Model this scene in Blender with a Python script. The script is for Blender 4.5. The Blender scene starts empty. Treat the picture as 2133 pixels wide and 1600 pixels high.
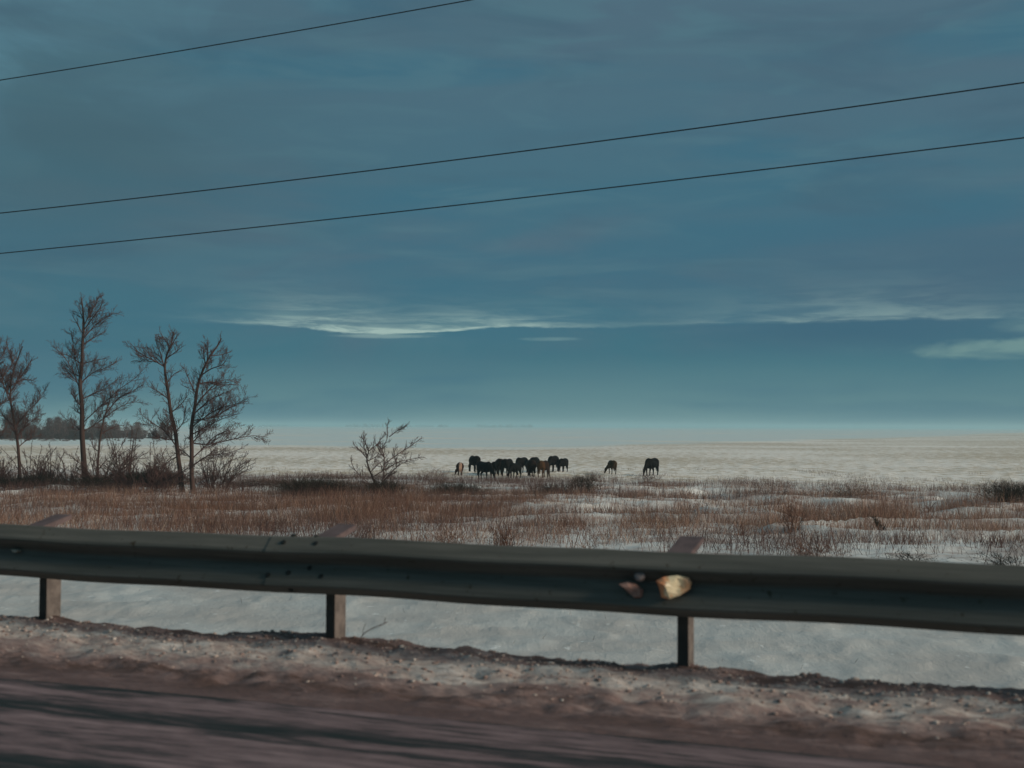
import bpy, bmesh, math, random
import numpy as np
from mathutils import Vector, Matrix

C = bpy.context
SC = C.scene
COL = SC.collection
R = math.radians

# ------------------------------------------------------------------ camera
F = 2600.0                      # focal length in photo pixels (photo 2133 x 1600)
CAMZ = 1.23
PITCH = math.atan(88 / F)
ROLL = R(0.21)
cam = bpy.data.cameras.new("camera")
cam.sensor_width = 36
cam.lens = 36 * F / 2133
cam.clip_start = 0.1
cam.clip_end = 20000
cam.dof.use_dof = True
cam.dof.focus_distance = 95
cam.dof.aperture_fstop = 3.0
camo = bpy.data.objects.new("camera", cam)
COL.objects.link(camo)
CM = Matrix.Translation((0, 0, CAMZ)) @ Matrix.Rotation(R(90) + PITCH, 4, 'X') @ Matrix.Rotation(ROLL, 4, 'Z')
camo.matrix_world = CM
SC.camera = camo
SC.view_settings.view_transform = 'Standard'
SC.view_settings.look = 'None'
SC.view_settings.exposure = 0
SC.view_settings.gamma = 1
SC.cycles.volume_bounces = 1
SC.cycles.max_bounces = 6
SC.cycles.volume_step_rate = 1

def ray(px, py):
    d = Vector(((px - 1066.5) / F, (800 - py) / F, -1))
    return CM.to_3x3() @ d

def at(px, py, Y):
    d = ray(px, py)
    d = d / d.y * Y
    return Vector((d.x, d.y, CAMZ + d.z))

# ------------------------------------------------------------------ light
SUN_EL = R(21)
SUN_DIR = Vector((math.cos(SUN_EL) * 0.925, math.cos(SUN_EL) * -0.38, math.sin(SUN_EL))).normalized()
sun = bpy.data.lights.new("sun", 'SUN')
sun.energy = 2.75
sun.color = (1.0, 0.82, 0.66)
sun.angle = R(12)
suno = bpy.data.objects.new("sun", sun)
COL.objects.link(suno)
suno.rotation_euler = SUN_DIR.to_track_quat('Z', 'Y').to_euler()

# ------------------------------------------------------------------ node helper
class NT:
    def __init__(self, tree):
        self.t = tree; self.n = tree.nodes; self.l = tree.links
    def new(self, typ, **kw):
        n = self.n.new(typ)
        for k, v in kw.items():
            setattr(n, k, v)
        return n
    def put(self, sock, v):
        if isinstance(v, bpy.types.NodeSocket):
            self.l.new(v, sock)
        elif v is not None:
            if sock.type == 'RGBA' and len(v) == 3:
                v = (*v, 1)
            sock.default_value = v
    def m(self, op, a, b=None, c=None, clamp=False):
        n = self.new('ShaderNodeMath', operation=op, use_clamp=clamp)
        self.put(n.inputs[0], a)
        if b is not None: self.put(n.inputs[1], b)
        if c is not None: self.put(n.inputs[2], c)
        return n.outputs[0]
    def mix(self, f, a, b, mode='MIX'):
        n = self.new('ShaderNodeMix', data_type='RGBA', blend_type=mode)
        self.put(n.inputs[0], f); self.put(n.inputs[6], a); self.put(n.inputs[7], b)
        return n.outputs[2]
    def ramp(self, f, pts, interp='LINEAR'):
        n = self.new('ShaderNodeValToRGB')
        n.color_ramp.interpolation = interp
        e = n.color_ramp.elements
        while len(e) < len(pts): e.new(0.5)
        for el, (p, c) in zip(e, pts):
            el.position = p
            el.color = (*c, 1) if isinstance(c, tuple) else (c, c, c, 1)
        self.put(n.inputs[0], f)
        return n.outputs[0]
    def noise(self, vec, scale, detail=4, rough=0.55, dist=0.0):
        n = self.new('ShaderNodeTexNoise')
        if vec is not None: self.put(n.inputs['Vector'], vec)
        n.inputs['Scale'].default_value = scale
        n.inputs['Detail'].default_value = detail
        n.inputs['Roughness'].default_value = rough
        n.inputs['Distortion'].default_value = dist
        return n.outputs['Fac']
    def smooth(self, v, a, b):
        n = self.new('ShaderNodeMapRange', interpolation_type='SMOOTHSTEP')
        self.put(n.inputs[0], v)
        n.inputs[1].default_value = a; n.inputs[2].default_value = b
        n.inputs[3].default_value = 0; n.inputs[4].default_value = 1
        return n.outputs[0]
    def xyz(self, x, y, z):
        n = self.new('ShaderNodeCombineXYZ')
        self.put(n.inputs[0], x); self.put(n.inputs[1], y); self.put(n.inputs[2], z)
        return n.outputs[0]

# ------------------------------------------------------------------ sky
world = bpy.data.worlds.new("World")
SC.world = world
world.use_nodes = True
w = NT(world.node_tree)
w.n.clear()
tc = w.new('ShaderNodeTexCoord')
sep = w.new('ShaderNodeSeparateXYZ')
w.l.new(tc.outputs['Generated'], sep.inputs[0])
sx, sy, sz = sep.outputs
az = w.m('ARCTAN2', sx, sy)
el = w.m('ARCSINE', sz)
def A(px): return math.atan((px - 1066) / F)
def E(py): return math.atan((888 - py) / F)
el01 = w.m('DIVIDE', el, 1.0, clamp=True)
def srgb(r, g, b):
    return tuple(((c / 255) / 12.92 if c <= 10 else (((c / 255) + .055) / 1.055) ** 2.4) for c in (r, g, b))
base = w.ramp(el01, [(0.0, srgb(104, 138, 144)), (E(868), srgb(92, 129, 136)), (E(810), srgb(82, 123, 133)),
                     (E(740), srgb(58, 108, 124)), (E(560), srgb(60, 108, 126)), (E(400), srgb(67, 107, 124)),
                     (E(200), srgb(74, 107, 123)), (E(0), srgb(76, 106, 121)), (0.55, (0.185, 0.205, 0.205)),
                     (1.0, (0.205, 0.21, 0.195))])
# broad soft cloud mottling, stretched along the horizon
cv = w.xyz(w.m('MULTIPLY', az, 2.2), w.m('MULTIPLY', el, 7.0), 3.1)
n1 = w.noise(cv, 1.4, 5, 0.5, 0.6)
cv2 = w.xyz(w.m('MULTIPLY', az, 1.5), w.m('MULTIPLY', el, 9.0), 9.7)
n2 = w.noise(cv2, 2.3, 4, 0.5, 0.4)
base = w.mix(w.m('MULTIPLY', w.smooth(n1, 0.40, 0.66), w.smooth(el, 0.02, 0.09)), base, srgb(78, 106, 122))
base = w.mix(w.m('MULTIPLY', w.smooth(n2, 0.42, 0.68), 0.8), base, srgb(58, 105, 125))
n9 = w.noise(w.xyz(w.m('MULTIPLY', az, 3.2), w.m('MULTIPLY', el, 16.0), 7.7), 2.4, 6, 0.55, 0.9)
base = w.mix(w.m('MULTIPLY', w.smooth(n9, 0.45, 0.70), w.m('MULTIPLY', w.smooth(el, 0.03, 0.10), 0.55)), base, srgb(80, 117, 130))
n10 = w.noise(w.xyz(w.m('MULTIPLY', az, 2.6), w.m('MULTIPLY', el, 12.0), 21.7), 1.8, 6, 0.55, 0.7)
base = w.mix(w.m('MULTIPLY', w.smooth(n10, 0.48, 0.70), w.m('MULTIPLY', w.smooth(el, 0.06, 0.14), 0.4)), base, srgb(62, 92, 110))
# slate shadowed cloud at mid height on the left, steel blue bank at far right
def gauss(x, c, s):
    d = w.m('DIVIDE', w.m('SUBTRACT', x, c), s)
    return w.m('EXPONENT', w.m('MULTIPLY', w.m('MULTIPLY', d, d), -1.0))
base = w.mix(w.m('MULTIPLY', w.m('MULTIPLY', gauss(az, A(130), 0.17), gauss(el, E(330), 0.085)), 0.75), base, srgb(66, 97, 108))
base = w.mix(w.m('MULTIPLY', w.m('MULTIPLY', gauss(az, A(2000), 0.15), gauss(el, E(590), 0.040)), 0.75), base, srgb(63, 97, 118))
# teal brighter veil, high left
veil = w.m('MULTIPLY', w.smooth(w.m('SUBTRACT', A(760), az), 0.0, 0.30), w.smooth(el, 0.17, 0.31))
n3 = w.noise(w.xyz(w.m('MULTIPLY', az, 4), w.m('MULTIPLY', el, 10), 1.0), 1.6, 6, 0.55, 0.8)
base = w.mix(w.m('MULTIPLY', veil, w.smooth(n3, 0.38, 0.68)), base, srgb(86, 128, 143))
# light gap above a crisp cloud edge
wob = w.noise(w.xyz(w.m('MULTIPLY', az, 9), w.m('MULTIPLY', el, 30), 0.0), 2.0, 6, 0.6, 0.3)
wobc = w.m('SUBTRACT', wob, 0.5)
def gauss(x, c, s):
    d = w.m('DIVIDE', w.m('SUBTRACT', x, c), s)
    return w.m('EXPONENT', w.m('MULTIPLY', w.m('MULTIPLY', d, d), -1.0))
edge = w.m('ADD', w.m('MULTIPLY', wobc, 0.009), E(684))
edge = w.m('SUBTRACT', edge, w.m('MULTIPLY', gauss(az, A(790), 0.058), 17 / F))
edge = w.m('ADD', edge, w.m('MULTIPLY', gauss(az, A(1800), 0.14), 10 / F))
t = w.m('SUBTRACT', el, edge)
amp = w.m('ADD', w.m('MULTIPLY', gauss(az, A(700), 0.075), 1.15), w.m('MULTIPLY', gauss(az, A(990), 0.075), 1.0))
amp = w.m('ADD', amp, w.m('MULTIPLY', gauss(az, A(1790), 0.15), 0.40))
hgt = w.m('ADD', 0.0105, w.m('ADD', w.m('MULTIPLY', gauss(az, A(600), 0.06), 0.006), w.m('MULTIPLY', gauss(az, A(1830), 0.12), 0.010)))
fall = w.m('EXPONENT', w.m('MULTIPLY', w.m('DIVIDE', w.m('MAXIMUM', t, 0.0), hgt), -1.4))
gap = w.m('MULTIPLY', w.m('MULTIPLY', w.smooth(t, 0.0, 0.0022), fall), amp)
wisp = w.noise(w.xyz(w.m('MULTIPLY', az, 7), w.m('MULTIPLY', el, 60), 4.0), 2.2, 6, 0.62, 0.5)
gap = w.m('MULTIPLY', gap, w.m('ADD', 0.30, w.m('MULTIPLY', w.smooth(wisp, 0.36, 0.66), 1.1)), clamp=True)
base = w.mix(gap, base, srgb(158, 184, 178))
# dark deck directly beneath the edge, to the right
deck = w.m('MULTIPLY', gauss(az, A(1780), 0.12), w.m('MULTIPLY', w.smooth(w.m('MULTIPLY', t, -1), 0.0, 0.001), w.smooth(w.m('ADD', t, 0.030), 0.0, 0.022)))
base = w.mix(w.m('MULTIPLY', deck, 0.95), base, srgb(56, 97, 118))
# separate lens clouds
def lens(px, py, rx, ry, col, k, sharp=0.25):
    global base
    dx = w.m('DIVIDE', w.m('SUBTRACT', az, A(px)), rx / F)
    dy = w.m('DIVIDE', w.m('SUBTRACT', el, E(py)), ry / F)
    r2 = w.m('ADD', w.m('MULTIPLY', dx, dx), w.m('MULTIPLY', dy, dy))
    v = w.m('ADD', w.m('SUBTRACT', 1.0, r2), w.m('MULTIPLY', wobc, 2.4))
    base = w.mix(w.m('MULTIPLY', w.smooth(v, 0.0, sharp), k), base, col)
lens(2190, 733, 345, 24, srgb(110, 144, 144), 0.90, 0.9)
lens(2150, 690, 80, 20, srgb(108, 140, 143), 0.6, 1.6)
lens(1140, 706, 75, 6, srgb(118, 152, 154), 0.6, 1.3)
lens(800, 702, 140, 6, srgb(140, 168, 166), 0.6, 1.2)
lens(880, 697, 60, 3, srgb(82, 122, 134), 0.7, 0.9)
lens(560, 660, 110, 12, srgb(112, 146, 150), 0.6, 2.0)
nish = w.new('ShaderNodeTexSky', sky_type='NISHITA')
nish.sun_disc = False
nish.sun_elevation = SUN_EL
nish.sun_rotation = math.atan2(SUN_DIR.x, SUN_DIR.y)
nish.dust_density = 3
# cloud layer (scaled to the strength of the physical sky) covers almost all of it
cl = w.mix(1.0, base, (10.0, 10.0, 10.0), 'MULTIPLY')
skyc = w.mix(0.985, nish.outputs[0], cl)
bg = w.new('ShaderNodeBackground')
w.l.new(skyc, bg.inputs[0])
bg.inputs[1].default_value = 0.10
wo = w.new('ShaderNodeOutputWorld')
w.l.new(bg.outputs[0], wo.inputs[0])

# ------------------------------------------------------------------ naming helpers
def link(o, parent=None):
    COL.objects.link(o)
    if parent is not None: o.parent = parent
    return o
def tag(o, label, cat, group=None, kind=None):
    o['label'] = label; o['category'] = cat
    if group: o['group'] = group
    if kind: o['kind'] = kind
    return o
def struct(o, label=None, cat=None):
    o['kind'] = 'structure'
    if label: o['label'] = label
    if cat: o['category'] = cat
    return o
def empty(name, loc):
    o = bpy.data.objects.new(name, None); o.location = loc; o.empty_display_size = 0.3
    return link(o)
def mesh_np(name, V, Fq, mat, parent=None, smooth=False, col=None):
    """V (n,3) float, Fq (m,k) int -> object"""
    me = bpy.data.meshes.new(name)
    V = np.asarray(V, dtype=np.float32); Fq = np.asarray(Fq, dtype=np.int32)
    k = Fq.shape[1]
    me.vertices.add(len(V)); me.vertices.foreach_set('co', V.ravel())
    me.loops.add(Fq.size); me.loops.foreach_set('vertex_index', Fq.ravel())
    me.polygons.add(len(Fq)); me.polygons.foreach_set('loop_start', np.arange(0, Fq.size, k, dtype=np.int32))
    me.polygons.foreach_set('loop_total', np.full(len(Fq), k, dtype=np.int32))
    if smooth: me.polygons.foreach_set('use_smooth', np.ones(len(Fq), dtype=bool))
    me.update(calc_edges=True)
    if col is not None:
        a = me.attributes.new('tint', 'FLOAT', 'POINT'); a.data.foreach_set('value', np.asarray(col, dtype=np.float32))
    me.materials.append(mat)
    return link(bpy.data.objects.new(name, me), parent)
def mesh_py(name, V, Fs, mat, parent=None, smooth=False):
    me = bpy.data.meshes.new(name)
    me.from_pydata([tuple(v) for v in V], [], Fs)
    me.update()
    if smooth: me.polygons.foreach_set('use_smooth', [True] * len(me.polygons))
    me.materials.append(mat)
    return link(bpy.data.objects.new(name, me), parent)

# ------------------------------------------------------------------ numpy noise
_rs = np.random.RandomState(7)
_G = _rs.rand(256, 256)
def vnoise(x, y, seed=0):
    x = np.asarray(x) + seed * 17.3; y = np.asarray(y) + seed * 9.1
    xi = np.floor(x).astype(int); yi = np.floor(y).astype(int)
    fx = x - xi; fy = y - yi
    fx = fx * fx * (3 - 2 * fx); fy = fy * fy * (3 - 2 * fy)
    g = lambda a, b: _G[a & 255, b & 255]
    return (g(xi, yi) * (1 - fx) + g(xi + 1, yi) * fx) * (1 - fy) + (g(xi, yi + 1) * (1 - fx) + g(xi + 1, yi + 1) * fx) * fy
def fbm(x, y, o=4, seed=0):
    a = 0.5; s = 0; tot = 0
    for i in range(o):
        s = s + a * vnoise(x * 2 ** i, y * 2 ** i, seed + i); tot += a; a *= 0.5
    return s / tot
def sstep(v, a, b):
    t = np.clip((v - a) / (b - a), 0, 1); return t * t * (3 - 2 * t)

# ------------------------------------------------------------------ rail frame
P0 = Vector((-0.992, 7.05, 0))
RA = Vector((0.9350, -0.3547, 0)).normalized()
NT_ = Vector((RA.y, -RA.x, 0))            # towards the traffic (camera) side
def rw(s, t, z=0.0):                     # rail coordinates -> world
    p = P0 + RA * s + NT_ * t; return Vector((p.x, p.y, z))
FZ = -2.90                               # level of the fields below the road bank
def to_rail(x, y):
    dx = np.asarray(x) - P0.x; dy = np.asarray(y) - P0.y
    return dx * RA.x + dy * RA.y, dx * NT_.x + dy * NT_.y
def ground_z(x, y):
    s, t = to_rail(x, y); q = -t
    z = np.where(q < 0.1, -0.30, FZ + (-0.12 - FZ) * (1 - np.clip((q - 0.1) / 8.2, 0, 1)))
    z = np.where(q < -1.0, -0.40, z)
    rel = sstep(q, 9, 14)
    z = z + rel * 0.11 * (fbm(x * 0.7, y * 0.9, 5, 3) - 0.5) + rel * 0.05 * sstep(1 - np.abs(2 * fbm(x * 0.5, y * 1.1, 4, 15) - 1), 0.75, 1.0)
    z = z + rel * sstep(q, 14, 30) * (1 - sstep(q, 95, 110)) * 0.16 * (fbm(x * 0.12, y * 0.16, 3, 5) - 0.5)
    band = sstep(q, 34, 48) * (1 - sstep(q, 68, 82))
    rg = 1 - np.abs(2 * fbm(x * 0.10, y * 0.22, 3, 11) - 1)
    z = z + band * 0.38 * sstep(rg, 0.80, 1.0)
    z = z + band * 0.16 * (fbm(x * 0.5, y * 0.8, 3, 21) - 0.5)
    z = z + sstep(q, 300, 700) * 1.6 * (fbm(x * 0.004, y * 0.004, 3, 31) - 0.62)
    return z
def gz(x, y): return float(ground_z(np.array([x]), np.array([y]))[0])
def on_ground(px, py):
    """photo pixel of a base point -> world point on the ground beyond the bank"""
    d = ray(px, py); k = (FZ - CAMZ) / d.z
    x, y = d.x * k, d.y * k
    return Vector((x, y, gz(x, y)))

# ------------------------------------------------------------------ materials
def mat(name):
    m = bpy.data.materials.new(name); m.use_nodes = True
    t = NT(m.node_tree); b = m.node_tree.nodes['Principled BSDF']
    return m, t, b
def pos(t):
    return t.new('ShaderNodeNewGeometry').outputs['Position']
def rail_vec(t, ks, kt):
    """position in rail coordinates, scaled: x along the road, y across it"""
    p = pos(t)
    d1 = t.new('ShaderNodeVectorMath', operation='DOT_PRODUCT'); t.l.new(p, d1.inputs[0]); d1.inputs[1].default_value = RA
    d2 = t.new('ShaderNodeVectorMath', operation='DOT_PRODUCT'); t.l.new(p, d2.inputs[0]); d2.inputs[1].default_value = NT_
    off = P0.dot(NT_)
    tt = t.m('SUBTRACT', d2.outputs['Value'], off)
    ss = t.m('SUBTRACT', d1.outputs['Value'], P0.dot(RA))
    return ss, tt, t.xyz(t.m('MULTIPLY', ss, ks), t.m('MULTIPLY', tt, kt), 0.0)
def bump(t, b, h, strength=0.5, dist=0.05):
    n = t.new('ShaderNodeBump'); n.inputs['Strength'].default_value = strength; n.inputs['Distance'].default_value = dist
    t.put(n.inputs['Height'], h); t.l.new(n.outputs[0], b.inputs['Normal'])

def make_snow():
    m, t, b = mat('snow')
    p = pos(t)
    ss, tt, rv = rail_vec(t, 1, 1)
    q = t.m('MULTIPLY', tt, -1)
    sp = t.new('ShaderNodeSeparateXYZ'); t.l.new(p, sp.inputs[0])
    clean = (0.76, 0.80, 0.78)
    near = (0.50, 0.51, 0.49)
    nn = t.noise(p, 0.35, 6, 0.6)
    c0 = t.mix(t.smooth(nn, 0.35, 0.7), near, (0.58, 0.63, 0.62))
    # wind crust specks
    n4 = t.noise(t.xyz(t.m('MULTIPLY', sp.outputs[0], 1.6), t.m('MULTIPLY', sp.outputs[1], 0.9), 0.0), 1.5, 6, 0.7)
    c0 = t.mix(t.smooth(n4, 0.60, 0.70), c0, (0.80, 0.85, 0.84))
    c0 = t.mix(t.smooth(n4, 0.30, 0.24), c0, (0.30, 0.27, 0.25))
    far = t.smooth(q, 24, 42)
    n5 = t.noise(p, 0.55, 6, 0.65)
    c1 = t.mix(t.smooth(n5, 0.42, 0.66), clean, (0.42, 0.34, 0.30))
    col = t.mix(far, c0, c1)
    # stubble field: straw stubs through the snow
    n6 = t.noise(t.xyz(t.m('MULTIPLY', sp.outputs[0], 1.0), t.m('MULTIPLY', sp.outputs[1], 0.42), 0.0), 1.0, 9, 0.76)
    n7 = t.noise(p, 0.018, 4, 0.6)
    st = t.mix(t.smooth(t.m('ADD', n6, t.m('MULTIPLY', t.m('SUBTRACT', n7, 0.5), 0.5)), 0.43, 0.57), (0.97, 0.95, 0.88), (0.60, 0.53, 0.41))
    edge0 = t.m('ADD', q, t.m('MULTIPLY', t.m('SUBTRACT', t.noise(p, 0.05, 4), 0.5), 18))
    col = t.mix(t.smooth(edge0, 78, 92), col, st)
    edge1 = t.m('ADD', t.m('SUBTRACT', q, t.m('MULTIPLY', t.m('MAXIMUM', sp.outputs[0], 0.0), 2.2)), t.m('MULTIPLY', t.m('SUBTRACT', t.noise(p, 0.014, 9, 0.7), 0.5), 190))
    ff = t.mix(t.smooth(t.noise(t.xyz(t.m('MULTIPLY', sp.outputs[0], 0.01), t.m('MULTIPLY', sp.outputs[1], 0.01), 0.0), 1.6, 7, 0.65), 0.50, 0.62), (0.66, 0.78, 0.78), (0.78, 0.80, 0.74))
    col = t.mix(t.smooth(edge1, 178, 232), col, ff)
    t.put(b.inputs['Base Color'], col)
    b.inputs['Roughness'].default_value = 0.75
    b.inputs['Specular IOR Level'].default_value = 0.2
    n8 = t.noise(p, 2.6, 6, 0.6)
    bump(t, b, t.m('ADD', t.m('MULTIPLY', n8, 0.5), t.m('MULTIPLY', n6, 1.6)), 0.45, 0.10)
    return m
def make_verge():
    m, t, b = mat('dirty_snow')
    ss, tt, rv = rail_vec(t, 1.3, 4.6)
    _, _, rv2 = rail_vec(t, 4.0, 11.0)
    a = t.noise(rv, 1.2, 9, 0.68, 0.3)
    c = t.noise(rv2, 1.9, 8, 0.7, 0.2)
    band = t.m('MULTIPLY', t.smooth(tt, 0.02, 0.30), t.m('SUBTRACT', 1.0, t.smooth(tt, 0.45, 0.95)))
    f = t.m('ADD', t.m('ADD', t.m('MULTIPLY', a, 0.65), t.m('MULTIPLY', c, 0.35)), t.m('MULTIPLY', t.m('SUBTRACT', band, 0.5), 0.20))
    col = t.ramp(f, [(0.38, (0.12, 0.080, 0.070)), (0.46, (0.24, 0.172, 0.158)), (0.53, (0.34, 0.265, 0.245)), (0.60, (0.49, 0.43, 0.39)), (0.70, (0.70, 0.68, 0.64))])
    road = t.smooth(t.m('ADD', tt, t.m('MULTIPLY', t.m('SUBTRACT', a, 0.5), 1.1)), 0.72, 1.12)
    col = t.mix(road, col, t.mix(t.smooth(f, 0.38, 0.60), (0.16, 0.11, 0.105), (0.34, 0.255, 0.24)))
    t.put(b.inputs['Base Color'], col)
    b.inputs['Roughness'].default_value = 0.8
    b.inputs['Specular IOR Level'].default_value = 0.2
    bump(t, b, t.m('ADD', f, t.m('MULTIPLY', t.noise(rv2, 5, 4), 0.25)), 0.8, 0.06)
    return m
def make_road():
    m, t, b = mat('icy_asphalt')
    ss, tt, rv = rail_vec(t, 0.42, 4.6)
    _, _, rv2 = rail_vec(t, 1.5, 13)
    a = t.noise(rv, 1.5, 9, 0.66, 0.3)
    c = t.noise(rv2, 2.0, 8, 0.68, 0.2)
    f = t.m('ADD', t.m('MULTIPLY', a, 0.48), t.m('MULTIPLY', c, 0.52))
    wv = t.m('ADD', tt, t.m('MULTIPLY', t.m('SUBTRACT', a, 0.5), 0.22))
    def g(c0, s0):
        d = t.m('DIVIDE', t.m('SUBTRACT', wv, c0), s0)
        return t.m('EXPONENT', t.m('MULTIPLY', t.m('MULTIPLY', d, d), -1.0))
    tr = t.m('ADD', t.m('MULTIPLY', g(1.10, 0.085), 0.17), t.m('ADD', t.m('MULTIPLY', g(1.62, 0.10), 0.11), t.m('MULTIPLY', g(2.45, 0.16), 0.12)))
    f = t.m('SUBTRACT', f, tr)
    col = t.ramp(f, [(0.37, (0.022, 0.029, 0.028)), (0.44, (0.066, 0.058, 0.060)), (0.49, (0.165, 0.120, 0.124)), (0.62, (0.33, 0.25, 0.255))])
    edge = t.m('SUBTRACT', 1.0, t.smooth(tt, 0.85, 1.05))
    col = t.mix(edge, col, (0.25, 0.185, 0.175))
    t.put(b.inputs['Base Color'], col)
    t.put(b.inputs['Roughness'], t.m('ADD', 0.45, t.m('MULTIPLY', f, 0.6), clamp=True))
    b.inputs['Specular IOR Level'].default_value = 0.25
    bump(t, b, f, 0.6, 0.03)
    return m
def make_plant(name, stops, rough=0.8):
    m, t, b = mat(name)
    at_ = t.new('ShaderNodeAttribute'); at_.attribute_name = 'tint'
    t.put(b.inputs['Base Color'], t.ramp(at_.outputs['Fac'], stops))
    b.inputs['Roughness'].default_value = rough
    b.inputs['Specular IOR Level'].default_value = 0.1
    return m
def make_bark(name, c1, c2):
    m, t, b = mat(name)
    t.put(b.inputs['Base Color'], t.mix(t.noise(pos(t), 3.0, 5), c1, c2))
    b.inputs['Roughness'].default_value = 0.9
    b.inputs['Specular IOR Level'].default_value = 0.1
    return m
def make_simple(name, c1, c2, scale=8, rough=0.6, metal=0.0, spec=0.3):
    m, t, b = mat(name)
    t.put(b.inputs['Base Color'], t.mix(t.smooth(t.noise(pos(t), scale, 6, 0.65), 0.35, 0.65), c1, c2))
    b.inputs['Roughness'].default_value = rough; b.inputs['Metallic'].default_value = metal
    b.inputs['Specular IOR Level'].default_value = spec
    return m
def make_rail():
    m, t, b = mat('dull_galvanised_steel')
    ss, tt, rv = rail_vec(t, 0.5, 1.0)
    p = pos(t); sp = t.new('ShaderNodeSeparateXYZ'); t.l.new(p, sp.inputs[0])
    v = t.xyz(t.m('MULTIPLY', ss, 0.7), 0.0, t.m('MULTIPLY', sp.outputs[2], 16))
    n = t.noise(v, 1.6, 6, 0.65)
    n2 = t.noise(p, 14, 5, 0.7)
    col = t.mix(t.smooth(n, 0.35, 0.7), (0.095, 0.098, 0.086), (0.150, 0.150, 0.132))
    col = t.mix(t.smooth(n2, 0.60, 0.72), col, (0.055, 0.045, 0.03))
    t.put(b.inputs['Base Color'], col)
    b.inputs['Roughness'].default_value = 0.75
    b.inputs['Metallic'].default_value = 0.0
    b.inputs['Specular IOR Level'].default_value = 0.15
    return m
M_SNOW = make_snow(); M_VERGE = make_verge(); M_ROAD = make_road(); M_RAIL = make_rail()
M_BARK = make_bark('bark', (0.050, 0.034, 0.030), (0.095, 0.062, 0.052))
M_TWIG = make_bark('twig', (0.085, 0.048, 0.045), (0.14, 0.085, 0.075))
M_RUST = make_plant('dry_grass', [(0, (0.070, 0.038, 0.028)), (0.42, (0.165, 0.084, 0.058)), (0.72, (0.30, 0.185, 0.135)), (1, (0.50, 0.39, 0.29))])
M_WEED = make_plant('dry_weed', [(0, (0.060, 0.034, 0.030)), (0.5, (0.150, 0.092, 0.080)), (1, (0.36, 0.27, 0.22))])
M_DARK = make_plant('dark_brush', [(0, (0.014, 0.014, 0.010)), (0.6, (0.040, 0.034, 0.024)), (1, (0.11, 0.065, 0.05))])
M_FAR = make_plant('far_brush', [(0, (0.050, 0.034, 0.030)), (0.6, (0.12, 0.070, 0.062)), (1, (0.19, 0.125, 0.11))])

# ------------------------------------------------------------------ ground, verge, road
def build_ground():
    q = np.concatenate([[-14, -4, -1.01, -1.0], np.arange(0.1, 9, 0.6), np.arange(9, 14, 0.2), np.arange(14, 100, 0.28),
                        100 * np.exp(np.linspace(0, math.log(9000 / 100), 150))])
    u = np.linspace(-1, 1, 520)
    Q, U = np.meshgrid(q, u, indexing='ij')
    W = 16 + 0.72 * np.maximum(Q, 0)
    S = -0.36 * np.maximum(Q, 0) + U * W
    X = P0.x + RA.x * S - NT_.x * Q
    Y = P0.y + RA.y * S - NT_.y * Q
    Z = ground_z(X, Y)
    V = np.stack([X, Y, Z], -1).reshape(-1, 3)
    nr, nc = Q.shape
    i = np.arange(nr - 1)[:, None] * nc + np.arange(nc - 1)[None, :]
    Fq = np.stack([i, i + 1, i + nc + 1, i + nc], -1).reshape(-1, 4)
    o = mesh_np('snow_field', V, Fq, M_SNOW, smooth=True)
    struct(o, 'open snow covered field reaching to the horizon', 'snow field')
build_ground()
def verge_z(s, t):
    base = np.interp(t, [-1.6, -0.25, -0.12, 0.35, 0.8, 1.15, 1.3], [-0.62, -0.05, 0.0, 0.01, -0.035, -0.055, -0.075])
    w_ = sstep(t, -0.5, -0.1) * (1 - sstep(t, 0.8, 1.15))
    return base + w_ * (0.050 * (fbm(s * 2.4, t * 5.0, 4, 41) - 0.5) + 0.060 * (fbm(s * 8, t * 13, 4, 43) - 0.5)) + 0.05 * (fbm(s * 0.7, t * 0.3, 2, 47) - 0.5) * sstep(t, -0.6, -0.1) * (1 - sstep(t, .5, .9)) + 0.022 * np.exp(-(((s + 1) % 2 - 1) / 0.13) ** 2 - ((t - 0.02) / 0.14) ** 2)
def strip(name, s0, s1, ds, t0, t1, dt, zf, m):
    s = np.arange(s0, s1 + ds, ds); t = np.arange(t0, t1 + dt, dt)
    S, T = np.meshgrid(s, t, indexing='ij')
    X = P0.x + RA.x * S + NT_.x * T; Y = P0.y + RA.y * S + NT_.y * T
    Z = zf(S, T)
    nr, nc = S.shape
    i = np.arange(nr - 1)[:, None] * nc + np.arange(nc - 1)[None, :]
    Fq = np.stack([i, i + nc, i + nc + 1, i + 1], -1).reshape(-1, 4)
    return mesh_np(name, np.stack([X, Y, Z], -1).reshape(-1, 3), Fq, m, smooth=True)
struct(strip('road_verge', -12, 12, 0.025, -1.6, 1.3, 0.025, verge_z, M_VERGE), 'bank of dirty brown ploughed snow at the road edge', 'verge')
struct(strip('road', -40, 40, 0.12, 0.95, 13, 0.06, lambda s, t: -0.058 + 0.006 * (fbm(s * .6, t * 5, 3, 51) - 0.5), M_ROAD), 'dark asphalt road glazed with dirty packed snow', 'road')

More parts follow.
